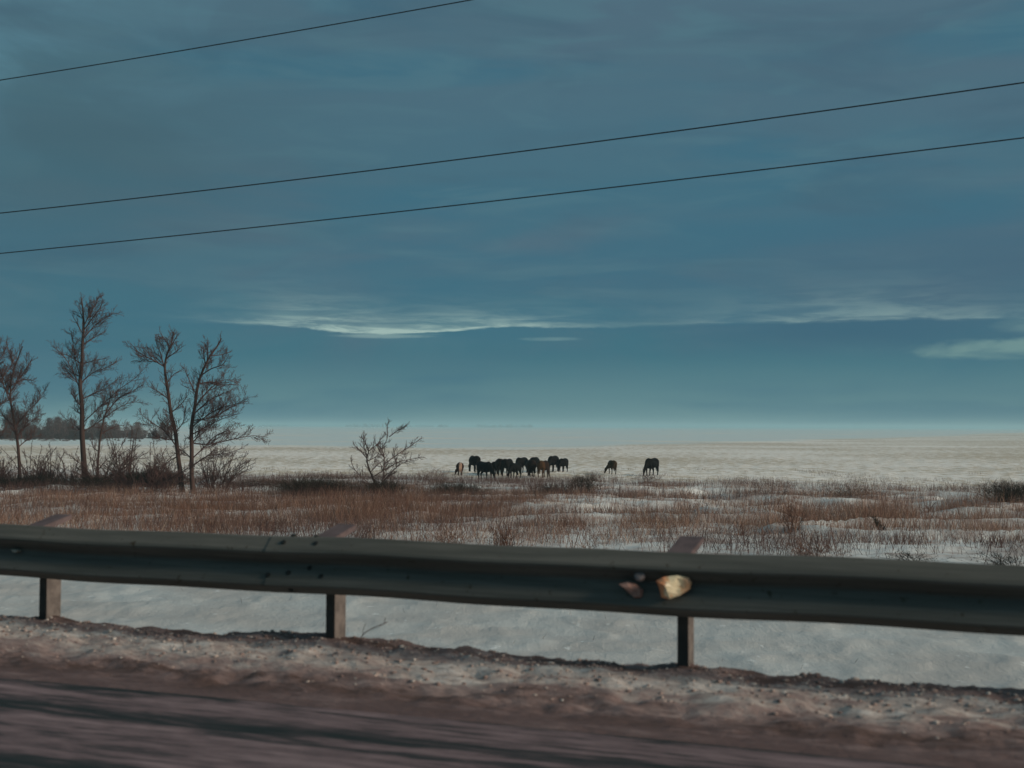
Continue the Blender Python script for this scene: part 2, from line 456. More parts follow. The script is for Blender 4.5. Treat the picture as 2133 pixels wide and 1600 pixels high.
def clods(name, n, s_r, t_fn, size, zf, m, label, cat, seed):
    rs = np.random.RandomState(seed)
    ico = bmesh.new(); bmesh.ops.create_icosphere(ico, subdivisions=1, radius=1.0)
    bv = np.array([tuple(v.co) for v in ico.verts]); bf = np.array([[v.index for v in f.verts] for f in ico.faces]); ico.free()
    S = rs.uniform(*s_r, n); T = t_fn(rs, n)
    r = size[0] * np.exp(rs.normal(0, 0.55, n)); r = np.clip(r, size[0] * 0.4, size[1])
    X = P0.x + RA.x * S + NT_.x * T; Y = P0.y + RA.y * S + NT_.y * T; Z = zf(S, T) + r * 0.15
    V = bv[None] * (1 + 0.45 * (rs.rand(n, len(bv), 1) - 0.5))
    a = rs.uniform(0, 2 * math.pi, n)[:, None]
    sc = np.stack([rs.uniform(0.9, 1.9, n), rs.uniform(0.7, 1.1, n), rs.uniform(0.4, 0.8, n)], -1)[:, None]
    V = V * sc * r[:, None, None]
    x = V[..., 0] * np.cos(a) - V[..., 1] * np.sin(a); y = V[..., 0] * np.sin(a) + V[..., 1] * np.cos(a)
    V = np.stack([x + X[:, None], y + Y[:, None], V[..., 2] + Z[:, None]], -1).reshape(-1, 3)
    Fc = (bf[None] + (np.arange(n) * len(bv))[:, None, None]).reshape(-1, 3)
    tag(mesh_np(name, V, Fc, m, col=np.repeat(rs.uniform(0, 1, n), len(bv))), label, cat, kind='stuff')
M_CLOD = make_plant('dirty_snow_clods', [(0, (0.20, 0.145, 0.13)), (0.5, (0.32, 0.25, 0.225)), (0.8, (0.45, 0.39, 0.35)), (1, (0.58, 0.56, 0.52))], 0.85)
clods('snow_clods', 9000, (-6, 6), lambda rs, n: np.clip(0.15 + 0.26 * rs.normal(0, 1, n), -0.25, 0.8), (0.0045, 0.013), verge_z, M_CLOD, 'broken crumbs of brown and white snow scattered over the road edge', 'snow clods', 5)
# ------------------------------------------------------------------ guardrail
def rail_px(px, t=0.26):
    """s coordinate where the vertical plane at offset t is seen in photo column px (at rail height)"""
    d = ray(px, 1180)
    # solve (d*k - P0).NT = t
    k = (t + P0.dot(NT_)) / (d.x * NT_.x + d.y * NT_.y)
    p = Vector((d.x * k, d.y * k, 0))
    return (p - P0).dot(RA)
guard = empty('guardrail', rw(0, 0.1, 0))
tag(guard, 'long dark grey steel crash barrier on short posts along the snowy road edge', 'guardrail')
def gchild(name, V, Fs, m, smooth=False):
    V = [Vector(v) - guard.location for v in V]
    return mesh_py(name, V, Fs, m, guard, smooth)
PROF = [(0.0, 0.0), (0.014, -0.003), (0.076, -0.064), (0.083, -0.078), (0.077, -0.090), (0.013, -0.142), (0.008, -0.154), (0.016, -0.165),
        (0.074, -0.236), (0.083, -0.258), (0.076, -0.270), (0.012, -0.309), (0.0, -0.312)]
ZT = 0.617; TB = 0.19
def beam(s0, s1, off):
    ns = max(2, int((s1 - s0) / 0.12)); V = []; Fs = []
    rs = np.random.RandomState(int(abs(s0) * 10))
    n = len(PROF)
    for i in range(ns + 1):
        s = s0 + (s1 - s0) * i / ns
        dv = 0.004 * math.sin(s * 2.3 + 1) + 0.003 * math.sin(s * 5.1)
        for layer in (0, 1):
            for (a, z) in PROF:
                kink = 0.003 * math.sin(s * 2.6 + z * 9) if z > -0.17 else 0.002 * math.sin(s * 1.7)
                V.append(rw(s, TB + off + a - layer * 0.004 + kink * 0.6, ZT + z + dv))
    m_ = 2 * n
    for i in range(ns):
        for j in range(n - 1):
            a = i * m_ + j; b = (i + 1) * m_ + j
            Fs.append((a, a + 1, b + 1, b)); Fs.append((a + n, b + n, b + n + 1, a + n + 1))
        Fs.append((i * m_, (i + 1) * m_, (i + 1) * m_ + n, i * m_ + n))
        Fs.append((i * m_ + n - 1, i * m_ + 2 * n - 1, (i + 1) * m_ + 2 * n - 1, (i + 1) * m_ + n - 1))
    for e in (0, ns):
        for j in range(n - 1):
            a = e * m_ + j
            Fs.append((a, a + n, a + n + 1, a + 1) if e == 0 else (a, a + 1, a + n + 1, a + n))
    return gchild('beam', V, Fs, M_RAIL, smooth=False)
sA, sB = rail_px(555), rail_px(735)
beam(-9.0, sB, 0.0)
beam(sA, 9.0, 0.0065)
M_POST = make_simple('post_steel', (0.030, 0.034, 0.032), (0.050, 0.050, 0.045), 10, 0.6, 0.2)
M_POST_LIT = make_simple('sunlit_post_steel', (0.115, 0.102, 0.094), (0.19, 0.168, 0.152), 14, 0.8, 0.0, 0.1)  # paler tan copy of the post steel, low sun put into the colour
M_BRK = make_simple('bracket_steel', (0.10, 0.078, 0.080), (0.15, 0.115, 0.115), 10, 0.7, 0.0, 0.15)
M_BOLT = make_simple('bolt_steel', (0.018, 0.022, 0.020), (0.03, 0.03, 0.028), 20, 0.5, 0.3)
def boxr(s0, s1, t0, t1, z0, z1, top_t_shift=0):
    V = [rw(s, t, z) for z in (z0, z1) for t in (t0, t1) for s in (s0, s1)]
    Fs = [(0, 1, 3, 2), (4, 6, 7, 5), (0, 4, 5, 1), (2, 3, 7, 6), (0, 2, 6, 4), (1, 5, 7, 3)]
    return V, Fs
def merge(parts):
    V = []; Fs = []
    for v, f in parts:
        k = len(V); V += list(v); Fs += [tuple(i + k for i in ff) for ff in f]
    return V, Fs
def bevel(o, wd, seg=2):
    bm = bmesh.new(); bm.from_mesh(o.data)
    bmesh.ops.recalc_face_normals(bm, faces=bm.faces)
    bmesh.ops.bevel(bm, geom=bm.edges[:], offset=wd, segments=seg, affect='EDGES', clamp_overlap=True)
    bm.to_mesh(o.data); bm.free()
for k in range(-3, 4):
    s = 2.0 * k
    # channel post: front flange, web on the side and rear flange
    V, Fs = boxr(s - 0.028, s + 0.020, 0.040, 0.048, -0.35, 0.60)
    o = gchild('post', *merge([boxr(s - 0.028, s + 0.020, 0.040, 0.048, -0.4, 0.585), boxr(s - 0.028, s + 0.020, -0.080, -0.072, -0.4, 0.585),
                               boxr(s + 0.0205, s + 0.028, -0.0795, 0.0475, -0.4, 0.584)]), M_POST)
    o.data.materials.append(M_POST_LIT)
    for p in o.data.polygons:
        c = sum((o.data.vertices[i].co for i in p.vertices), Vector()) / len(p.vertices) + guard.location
        if (c - P0).dot(RA) - s > 0.021 and abs(p.normal.dot(RA)) > 0.9: p.material_index = 1  # only the web face turned to the sun gets the lit colour
    # spacer bracket sloping from the back of the beam up over the post
    V = []
    for (t_, z_) in ((0.182, 0.560), (0.182, 0.600), (-0.120, 0.640), (-0.120, 0.668)):
        for ds in (-0.062, 0.062):
            V.append(rw(s + ds + (0.01 if t_ < 0 else 0), t_, z_))
    # order: 0,1 lower front; 2,3 upper front; 4,5 lower back; 6,7 upper back
    Fs = [(0, 1, 3, 2), (2, 3, 7, 6), (4, 6, 7, 5), (0, 4, 5, 1), (0, 2, 6, 4), (1, 5, 7, 3)]
    o = gchild('spacer_bracket', V, Fs, M_BRK); bevel(o, 0.003)
def disc(s, t, z, r, h, normal, m, name, n=10, squash=1.0):
    N = Vector(normal).normalized(); U = RA; W = N.cross(U).normalized()
    c = rw(s, t, z); V = []; Fs = []
    for (rr, hh) in ((r, -0.006), (r, h * 0.6), (r * 0.62, h)):
        for i in range(n):
            a = 2 * math.pi * i / n
            V.append(c + U * (rr * math.cos(a)) + W * (rr * squash * math.sin(a)) + N * hh)
    for l in range(2):
        for i in range(n):
            j = (i + 1) % n
            Fs.append((l * n + i, l * n + j, (l + 1) * n + j, (l + 1) * n + i))
    Fs.append(tuple(2 * n + i for i in range(n)))
    Fs.append(tuple(reversed(range(n))))
    return gchild(name, V, Fs, m, smooth=False)
nU = Vector((NT_.x * 0.72, NT_.y * 0.72, 0.69))
def prof_at(z):
    zs = [-p[1] for p in PROF]; return float(np.interp(-z, zs, [p[0] for p in PROF]))
def zof(py, Y): return CAMZ - (py - 888) / F * Y
for px, zz in ((590, -0.030), (657, -0.030), (560, -0.212), (600, -0.196), (670, -0.206), (640, -0.168), (608, -0.285)):
    s = rail_px(px, 0.24)
    nn = nU if zz > -0.25 else Vector((NT_.x * 0.7, NT_.y * 0.7, -0.7))
    disc(s, TB + 0.0065 + prof_at(zz), ZT + zz, 0.015, 0.008, nn, M_BOLT, 'bolt')
for px in (608, 655):
    disc(rail_px(px, 0.20), TB - 0.006, ZT + 0.004, 0.016, 0.008, (0, 0, 1), M_BOLT, 'bolt')
# warm coloured lumps of broken reflector in the groove
def lump(name, outline, px_t, depth, m, tilt, seed=0, bev=0.008, rim=None):
    """outline: [(photo px, photo py)...] on the plane in front of the lower hump"""
    Fv = []; Bv = []
    pts = []
    for (px, py) in outline:
        s = rail_px(px, px_t); p = rw(s, px_t, 0); p.z = zof(py, p.y); pts.append((s, p.z))
    cs = sum(p[0] for p in pts) / len(pts); cz = sum(p[1] for p in pts) / len(pts)
    rs = random.Random(seed)
    V = []; Fs = []; n = len(pts)
    levels = ((1.0, -0.03), (1.0, 0.0), (0.80, depth * 0.75), (0.40, depth))
    for (k, dd) in levels:
        for (s, z) in pts:
            jj = rs.uniform(-0.004, 0.004) if dd > 0 else 0
            V.append(rw(cs + (s - cs) * k, px_t + dd + tilt * (s - cs) * (1 if dd >= 0 else 0) + jj, cz + (z - cz) * k))
    V.append(rw(cs, px_t + depth * 1.05, cz)); V.append(rw(cs, px_t - 0.03, cz))
    for l in range(3):
        for i in range(n):
            j = (i + 1) % n
            Fs.append((l * n + i, l * n + j, (l + 1) * n + j, (l + 1) * n + i))
    for i in range(n):
        j = (i + 1) % n
        Fs.append((3 * n + i, 3 * n + j, 4 * n)); Fs.append((j, i, 4 * n + 1))
    o = gchild(name, V, Fs, m, smooth=False)
    bm = bmesh.new(); bm.from_mesh(o.data); bmesh.ops.recalc_face_normals(bm, faces=bm.faces)
    bm.to_mesh(o.data); bm.free()
    return o
def make_refl():
    m, t, b = mat('reflector')
    tc_ = t.new('ShaderNodeTexCoord')
    p = pos(t)
    n = t.noise(p, 16, 4, 0.6)
    ss, tt, _ = rail_vec(t, 1, 1)
    s0, s1 = rail_px(1370, 0.29), rail_px(1438, 0.29)
    u = t.m('ADD', t.m('DIVIDE', t.m('SUBTRACT', ss, s0), s1 - s0), t.m('MULTIPLY', t.m('SUBTRACT', n, 0.5), 0.35))
    sp = t.new('ShaderNodeSeparateXYZ'); t.l.new(p, sp.inputs[0])
    col = t.ramp(u, [(0.02, (0.62, 0.20, 0.08)), (0.24, (0.70, 0.30, 0.14)), (0.34, (0.68, 0.60, 0.40)), (0.68, (0.68, 0.60, 0.40)), (0.85, (0.68, 0.40, 0.22)), (1.0, (0.60, 0.32, 0.16))])
    n2 = t.noise(p, 30, 3, 0.6)
    col = t.mix(t.smooth(n2, 0.56, 0.70), col, (0.55, 0.30, 0.15))
    t.put(b.inputs['Base Color'], col); b.inputs['Roughness'].default_value = 0.35
    return m
M_REFL = make_refl()
lump('reflector', [(1370, 1206), (1382, 1199), (1410, 1196), (1432, 1201), (1438, 1212), (1434, 1226), (1415, 1238), (1395, 1245), (1380, 1240), (1376, 1222)], 0.285, 0.018, M_REFL, -0.40, 3)
o = lump('reflector_bracket', [(1290, 1213), (1308, 1209), (1322, 1214), (1337, 1226), (1336, 1242), (1322, 1243), (1306, 1228)], 0.272, 0.018, make_simple('bracket_paint', (0.26, 0.15, 0.12), (0.36, 0.22, 0.18), 25, 0.6), -0.2, 5)
disc(rail_px(1333, 0.26), 0.262, zof(1198, rw(rail_px(1333, .26), .26).y), 0.028, 0.014, nU, make_simple('worn_bolt_head', (0.13, 0.115, 0.11), (0.20, 0.17, 0.165), 25, 0.5), 'bolt')
o = lump('snow_crumb', [(22, 1148), (30, 1147), (38, 1150), (34, 1154), (26, 1153)], 0.235, 0.01, make_simple('crumb_snow', (0.3, 0.29, 0.25), (0.4, 0.38, 0.33), 25), 0.0, 8)

# ------------------------------------------------------------------ wires
M_WIRE = make_simple('wire', (0.010, 0.012, 0.014), (0.014, 0.015, 0.016), 3, 0.7)
def wire(pA, pM, pB, r, label):
    """pA,pM,pB world points along the run; parabola through them, carried on past the frame"""
    V = []; Fs = []
    n = 90; k = 5
    for i in range(n + 1):
        u = -0.6 + 2.2 * i / n
        # lagrange
        la = (u - .5) * (u - 1) / .5; lm = u * (u - 1) / (-.25); lb = u * (u - .5) / .5
        p = pA * la + pM * lm + pB * lb
        for j in range(k):
            a = 2 * math.pi * j / k
            V.append((p.x, p.y + r * math.cos(a), p.z + r * math.sin(a)))
    for i in range(n):
        for j in range(k):
            jj = (j + 1) % k
            Fs.append((i * k + j, i * k + jj, (i + 1) * k + jj, (i + 1) * k + j))
    o = mesh_py('overhead_wire', V, Fs, M_WIRE, smooth=True)
    tag(o, label, 'wire', 'overhead wires crossing the sky')
def plane_pt(px, py, t):
    d = ray(px, py); k = (t + P0.dot(NT_)) / (d.x * NT_.x + d.y * NT_.y)
    return Vector((d.x * k, d.y * k, CAMZ + d.z * k))
def wire_px(a, m_, b, t, r, label):
    A_, B_ = plane_pt(*a, t), plane_pt(*b, t)
    M_ = (A_ + B_) / 2
    # find photo column of the middle point and take its height from m_(px)
    d = M_ - Vector((0, 0, CAMZ)); loc = CM.inverted() @ M_; px = 1066.5 + F * loc.x / -loc.z
    M2 = plane_pt(px, m_(px), t)
    wire(A_, M2, B_, r, label)
# the sag is a few photo pixels below the straight chord
wire_px((0, 167), lambda x: 167 - 167 * x / 980 + 3, (980, 0), -9.5, 0.0085, 'highest overhead wire, cutting across the top left corner of the sky')
wire_px((0, 444), lambda x: 444 - 272 * x / 2133 + 10, (2133, 172), -10.5, 0.0095, 'middle overhead wire, running the full width of the sky')
wire_px((0, 528), lambda x: 528 - 241 * x / 2133 + 7, (2133, 287), -10.0, 0.0085, 'lowest overhead wire, passing just above the tree tops to the right')

# ------------------------------------------------------------------ stems (ribbons) in numpy
class Ribbons:
    def __init__(self): self.B = []; self.T = []; self.W = []; self.C = []
    def add(self, B, T, W, Cc):
        self.B.append(B); self.T.append(T); self.W.append(W); self.C.append(Cc)
    def build(self, name, m, parent=None):
        B = np.concatenate(self.B); T = np.concatenate(self.T); W = np.concatenate(self.W); Cc = np.concatenate(self.C)
        if parent is not None:
            off = np.array(parent.location); B = B - off; T = T - off
        n = len(B)
        ang = np.random.RandomState(n % 1000).uniform(0, math.pi, n)
        side = np.stack([np.cos(ang), np.sin(ang) * 0.6, np.zeros(n)], -1) * (W / 2)[:, None]
        V = np.stack([B - side, B + side, T + side * 0.12, T - side * 0.12], 1).reshape(-1, 3)
        Fq = np.arange(n * 4).reshape(-1, 4)
        return mesh_np(name, V, Fq, m, parent, col=np.repeat(Cc, 4))
RS = np.random.RandomState(11)
def blades(R_, X, Y, h, wd, tint, lean=0.25, hv=0.35):
    n = len(X)
    Z = ground_z(X, Y) - 0.02
    H = h * (1 + hv * RS.uniform(-1, 1, n))
    B = np.stack([X, Y, Z], -1)
    T = B + np.stack([RS.normal(0, lean, n) * H, RS.normal(0, lean, n) * H, H], -1)
    R_.add(B, T, wd * RS.uniform(0.6, 1.4, n), np.clip(tint + RS.normal(0, 0.18, n), 0, 1))
    return B, T, H
def weeds(R_, X, Y, h, wd, tint, k=6, lean=0.14):
    B, T, H = blades(R_, X, Y, h, wd, tint, lean, 0.4)
    n = len(X)
    for _ in range(k):
        f = RS.uniform(0.25, 0.9, n)[:, None]
        p = B + (T - B) * f
        L = (H * RS.uniform(0.15, 0.42, n) * (1.15 - f[:, 0]))
        a = RS.uniform(0, 2 * math.pi, n); up = RS.uniform(0.5, 1.3, n)
        d = np.stack([np.cos(a), np.sin(a), up], -1); d /= np.linalg.norm(d, axis=1)[:, None]
        R_.add(p, p + d * L[:, None], np.full(n, wd * 0.7), np.clip(tint + RS.normal(0, 0.2, n), 0, 1))
def patch_pts(px, py, rx, ry, dens):
    c = on_ground(px, py); Y = c.y
    wx = rx / F * Y; wy = Y * Y / (F * (CAMZ - FZ)) * ry
    n = int(math.pi * wx * wy * dens)
    r = np.sqrt(RS.uniform(0, 1, n)) * (1 + 0.25 * RS.normal(0, 1, n)); a = RS.uniform(0, 2 * math.pi, n)
    X = c.x + wx * r * np.cos(a); Yv = Y + wy * r * np.sin(a)
    keep = fbm(X * 0.45, Yv * 0.35, 3, 61) > 0.30 + 0.36 * RS.uniform(0, 1, n)
    return X[keep], Yv[keep]

# rust coloured grass, too many blades to count
R1 = Ribbons()
for (px, py, rx, ry, dens, h) in [
    (120, 1062, 240, 18, 120, .50), (380, 1072, 220, 16, 110, .48), (40, 1085, 150, 14, 90, .45), (600, 1066, 190, 18, 110, .50), (740, 1078, 150, 20, 150, .62), (870, 1078, 150, 18, 140, .60),
    (960, 1066, 130, 10, 110, .45), (1160, 1094, 200, 9, 110, .45), (1360, 1094, 130, 8, 110, .45), (1530, 1102, 130, 10, 80, .55),
    (1700, 1094, 130, 12, 100, .6), (1860, 1088, 150, 14, 150, .68), (2060, 1078, 150, 12, 130, .6), (2130, 1108, 120, 9, 80, .5), (1760, 1108, 120, 10, 80, .55),
    (280, 1100, 260, 9, 40, .5), (640, 1100, 140, 8, 35, .5), (1060, 1052, 200, 8, 50, .4), (1500, 1062, 260, 10, 50, .45), (1800, 1055, 240, 9, 45, .45), (1000, 1034, 200, 5, 50, .35), (1330, 1040, 180, 5, 50, .35)]:
    X, Y = patch_pts(px, py, rx * 1.1, ry * 1.25, dens * 0.5)
    blades(R1, X, Y, h * 1.05, 0.015, 0.50 + RS.uniform(-0.14, 0.14), 0.34, 0.55)
n = 115000
yy = np.sqrt(RS.uniform(39 ** 2, 80 ** 2, n)); xx = yy * RS.uniform(-0.50, 0.50, n)
dn = fbm(xx * 0.30, yy * 0.26, 4, 81) + 0.10 * np.exp(-((yy - 53) / 7) ** 2) - 0.10 * np.exp(-((yy - 41) / 3.5) ** 2)
keep = dn > 0.445 + 0.17 * RS.uniform(0, 1, n)
blades(R1, xx[keep], yy[keep], 0.42, 0.013, 0.66, 0.45, 0.65)
o = R1.build('dry_grass', M_RUST); tag(o, 'rust brown dry grass standing in drifts of snow', 'grass', kind='stuff')
# general purple brown weed cover
R2 = Ribbons()
n = 130000
yy = np.sqrt(RS.uniform(37 ** 2, 95 ** 2, n)); xx = yy * RS.uniform(-0.50, 0.50, n)
den = fbm(xx * 0.16, yy * 0.30, 4, 71)
vis = 1.0 - 0.45 * np.exp(-((yy - 42) / 5.0) ** 2) * (xx > -4) - 0.25 * np.exp(-((yy - 78) / 5.0) ** 2) * (xx > 2)
left = 1 - 0.25 * sstep(xx, 0, 10)
keep = (den * left * vis) > 0.37 + 0.17 * RS.uniform(0, 1, n)
weeds(R2, xx[keep], yy[keep], 0.44, 0.014, 0.36, 5, 0.25)
# short stems thinning out into the stubble field
n = 16000
yy = np.sqrt(RS.uniform(86 ** 2, 120 ** 2, n)); xx = yy * RS.uniform(-0.50, 0.50, n)
keep = fbm(xx * 0.2, yy * 0.12, 3, 75) > 0.45 + 0.2 * (yy - 86) / 34 + 0.1 * RS.uniform(0, 1, n)
weeds(R2, xx[keep], yy[keep], 0.28, 0.015, 0.5, 4)
# taller seed stalks standing above the rest
n = 2600
yy = np.sqrt(RS.uniform(39 ** 2, 74 ** 2, n)); xx = yy * RS.uniform(-0.50, 0.50, n)
keep = fbm(xx * 0.3, yy * 0.25, 3, 95) > 0.42 + 0.2 * RS.uniform(0, 1, n)
weeds(R2, xx[keep], yy[keep], 0.85, 0.020, 0.12, 9, 0.22)
# scattered single stems in the smooth snow below the rail
n = 260
yy = np.sqrt(RS.uniform(20 ** 2, 38 ** 2, n)); xx = yy * RS.uniform(-0.48, 0.48, n)
weeds(R2, xx, yy, 0.12, 0.006, 0.2, 2, 0.5)
for (px, py, rx, ry, dens) in [(300, 1105, 330, 10, 5), (800, 1112, 260, 12, 9), (1250, 1132, 330, 16, 7.0), (1700, 1146, 300, 20, 24), (2050, 1150, 200, 24, 30), (1450, 1120, 300, 10, 6), (560, 1092, 160, 12, 7),
                               (480, 1010, 160, 5, 22), (830, 1004, 180, 4, 25), (680, 1000, 110, 4, 25), (1120, 1010, 170, 5, 10), (900, 1046, 160, 6, 10), (1350, 1050, 150, 7, 12)]:
    X, Y = patch_pts(px, py, rx, ry, dens)
    weeds(R2, X, Y, 0.52, 0.016, 0.26, 8, 0.35)
for (px, py, rx, ry, dens) in [(160, 1030, 260, 6, 60), (720, 1050, 150, 9, 60), (480, 1036, 180, 6, 35), (950, 1042, 120, 5, 40), (1150, 1042, 90, 5, 30), (1480, 1046, 200, 4, 14)]:
    X, Y = patch_pts(px, py, rx, ry, dens)
    weeds(R2, X, Y, 0.6, 0.018, 0.02, 6, 0.3)
o = R2.build('weed_cover', M_WEED); tag(o, 'thin dry purple brown weed stems poking through the snow', 'weeds', kind='stuff')

# individual dry bushes: (px, base py, height px, width px, stems, darkness, name, label)
def bush(px, py, hp, wp, stems, tint, m, name, label, cat, lean=0.0, k=7, wd=0.014, up=0.5, group=None):
    c = on_ground(px, py); sc = F / c.y
    h = hp / sc; wdt = wp / sc
    e = empty(name, c)
    Rb = Ribbons()
    n = int(stems * (2.2 if m is M_DARK else 1.5)); wd = wd * (1.35 if m is M_DARK else 1.25)
    bx = c.x + RS.normal(0, 0.16, n) * wdt; by = c.y + RS.normal(0, 0.16, n) * max(wdt, 0.4)
    B = np.stack([bx, by, ground_z(bx, by) - 0.03], -1)
    a = RS.uniform(-1, 1, n)
    H = h * (1 - 0.45 * np.abs(a) ** 1.5) * RS.uniform(0.55, 1.0, n)
    T = B.copy(); T[:, 0] += a * wdt * up + lean * H; T[:, 1] += RS.uniform(-1, 1, n) * wdt * up; T[:, 2] += H
    Mi = (B + T) / 2 + np.stack([-(a) * wdt * 0.06, np.zeros(n), H * 0.05], -1)
    tt_ = np.clip(tint + RS.normal(0, 0.2, n), 0, 1)
    Rb.add(B, Mi, np.full(n, wd * 1.4), tt_); Rb.add(Mi, T, np.full(n, wd), tt_)
    tw = Ribbons()
    for _ in range(k):
        f = RS.uniform(0.1, 1.0, n)[:, None]
        p = Mi + (T - Mi) * f
        L = H * RS.uniform(0.12, 0.35, n)
        an = RS.uniform(0, 2 * math.pi, n)
        d = np.stack([np.cos(an) + a * 0.6, np.sin(an), RS.uniform(0.3, 1.3, n)], -1); d /= np.linalg.norm(d, axis=1)[:, None]
        tw.add(p, p + d * L[:, None], np.full(n, wd * 0.65), np.clip(tint + 0.15 + RS.normal(0, 0.2, n), 0, 1))
    Rb.build('stems', m, e)
    if k: tw.build('crown', m, e)
    return tag(e, label, cat, group)
DB = 'dark low bushes under the bare trees'
bush(60, 1022, 34, 190, 900, .25, M_DARK, 'low_bush', 'dark green black low bush at the foot of the leftmost tree', 'bush', group=DB)
bush(215, 1022, 26, 130, 500, .30, M_DARK, 'low_bush', 'dark low bush between the tallest tree and the thin leaning trunk', 'bush', group=DB)
bush(318, 1020, 42, 130, 900, .18, M_DARK, 'low_bush', 'rounded black bush left of the two leaning trunks', 'bush', group=DB)
bush(520, 1024, 18, 150, 260, .45, M_DARK, 'low_bush', 'flat dark brush just right of the forked trees', 'bush', group=DB)
DD = 'dark bushes scattered in the weedy snow'
bush(660, 1046, 42, 170, 750, .35, M_DARK, 'dark_bush', 'dark olive brush left of the small bare tree', 'bush', group=DD)
bush(800, 1042, 36, 90, 380, .35, M_DARK, 'dark_bush', 'dark brush around the foot of the small bare tree', 'bush', group=DD)
bush(950, 1036, 34, 130, 460, .28, M_DARK, 'dark_bush', 'wide dark bush below the big black horse, left of centre', 'bush', group=DD)
bush(1150, 1040, 26, 80, 260, .40, M_DARK, 'dark_bush', 'dark brown bush below the rust rumped horse', 'bush', group=DD)
bush(1212, 1041, 46, 80, 90, .45, M_DARK, 'dark_bush', 'spiky dark upright bush right of the dark brown bush in the middle', 'bush', wd=0.02, group=DD)
bush(2100, 1060, 52, 110, 260, .40, M_DARK, 'dark_bush', 'spiky dark bush at the right edge of the field', 'bush', wd=0.02, group=DD)
bush(1640, 1040, 16, 90, 90, .55, M_DARK, 'dark_bush', 'low dark brown patch of brush right of the lone black horse', 'bush', group=DD)
bush(1770, 1048, 26, 130, 110, .55, M_DARK, 'dark_bush', 'thin dark brush in the snow, three quarters across the field', 'bush', group=DD)
bush(1215, 1006, 16, 50, 60, .45, M_DARK, 'dark_bush', 'small dark tuft just right of the herd', 'bush', group=DD)
RT = 'reddish tufts at the edge of the stubble field'
bush(905, 1006, 30, 90, 130, .5, M_WEED, 'dry_bush', 'pale reddish domed bush in front of the cream rumped foal', 'bush', group=RT)
bush(1238, 1004, 24, 50, 70, .3, M_WEED, 'dry_bush', 'reddish tuft right of the herd, behind the small dark tuft', 'bush', group=RT)
bush(1347, 1008, 26, 62, 110, .15, M_WEED, 'dry_bush', 'reddish brown tuft just below the lone black horse', 'bush', group=RT)
bush(1620, 1022, 18, 110, 80, .35, M_WEED, 'dry_bush', 'wide reddish tuft along the stubble field edge right of the lone black horse', 'bush', group=RT)
bush(1885, 1030, 26, 60, 50, .30, M_WEED, 'dry_bush', 'thin reddish tuft at the stubble field edge near the right', 'bush', group=RT)
bush(1990, 1034, 14, 120, 70, .40, M_WEED, 'dry_bush', 'low reddish tuft nearest the right edge of the stubble field', 'bush', group=RT)
NW = 'tall dry weeds standing behind the guardrail'
bush(1650, 1112, 66, 50, 40, .2, M_RUST, 'tall_weed', 'tall rust brown dock weed behind the rail right of the reflector', 'weed', wd=0.022, group=NW, up=0.35)
bush(1545, 1112, 34, 40, 26, .25, M_RUST, 'tall_weed', 'short rust weed between the right bracket and the tall dock weed', 'weed', wd=0.02, group=NW)
bush(1840, 1112, 44, 26, 10, .05, M_DARK, 'tall_weed', 'dark leaning stick like weed behind the rail at the right', 'weed', lean=-0.5, wd=0.03, group=NW, up=0.25)
bush(1050, 1142, 56, 66, 46, .15, M_RUST, 'tall_weed', 'bushy rust weed behind the middle of the rail', 'weed', wd=0.02, group=NW)
bush(935, 1138, 44, 110, 60, .35, M_RUST, 'tall_weed', 'spreading rust weed clump left of the bushy rust weed', 'weed', wd=0.018, group=NW)
bush(1240, 1148, 20, 90, 26, .25, M_RUST, 'tall_weed', 'low reddish weed just above the rail between middle and right posts', 'weed', wd=0.018, group=NW)
bush(1700, 1166, 44, 130, 60, .20, M_RUST, 'tall_weed', 'brown weed clump leaning left just above the rail at the right', 'weed', lean=-0.5, wd=0.018, group=NW)
bush(1900, 1176, 30, 120, 36, .15, M_DARK, 'tall_weed', 'dark flattened weed touching the rail edge at the right', 'weed', lean=-0.7, wd=0.02, group=NW)
bush(2095, 1182, 34, 120, 36, .25, M_DARK, 'tall_weed', 'dark flattened weed at the far right end of the rail', 'weed', lean=-0.6, wd=0.02, group=NW)
bush(760, 1130, 46, 110, 50, .25, M_WEED, 'tall_weed', 'spreading purple brown weed right of the middle bracket', 'weed', wd=0.016, group=NW)
bush(560, 1108, 44, 90, 60, .25, M_RUST, 'tall_weed', 'rust weed clump left of the rail splice bolts', 'weed', wd=0.016, group=NW)
bush(440, 1112, 48, 50, 36, .20, M_RUST, 'tall_weed', 'upright rust weed behind the rail below the forked trees', 'weed', wd=0.018, group=NW)
bush(330, 1106, 34, 60, 30, .30, M_WEED, 'tall_weed', 'thin purple weed behind the rail right of the left bracket', 'weed', wd=0.016, group=NW)
# bare sapling and fallen branch are tubes, below

# ------------------------------------------------------------------ tubes for trees
class Tubes:
    def __init__(self): self.V = []; self.F = []
    def tube(self, pts, rad, k=4):
        V, F_ = self.V, self.F
        base = len(V); n = len(pts)
        for i, p in enumerate(pts):
            d = (pts[min(i + 1, n - 1)] - pts[max(i - 1, 0)])
            if d.length < 1e-6: d = Vector((0, 0, 1))
            d.normalize()
            u = d.cross(Vector((0.31, 0.95, 0.1))); u.normalize(); v = d.cross(u)
            r = rad[i]
            for j in range(k):
                a = 2 * math.pi * j / k
                V.append(p + u * (r * math.cos(a)) + v * (r * math.sin(a)))
        for i in range(n - 1):
            for j in range(k):
                jj = (j + 1) % k
                F_.append((base + i * k + j, base + i * k + jj, base + (i + 1) * k + jj, base + (i + 1) * k + j))
    def build(self, name, m, parent):
        off = parent.location
        V = np.array([tuple(v - off) for v in self.V]); return mesh_np(name, V, np.array(self.F), m, parent, smooth=True)
rt = random.Random(5)
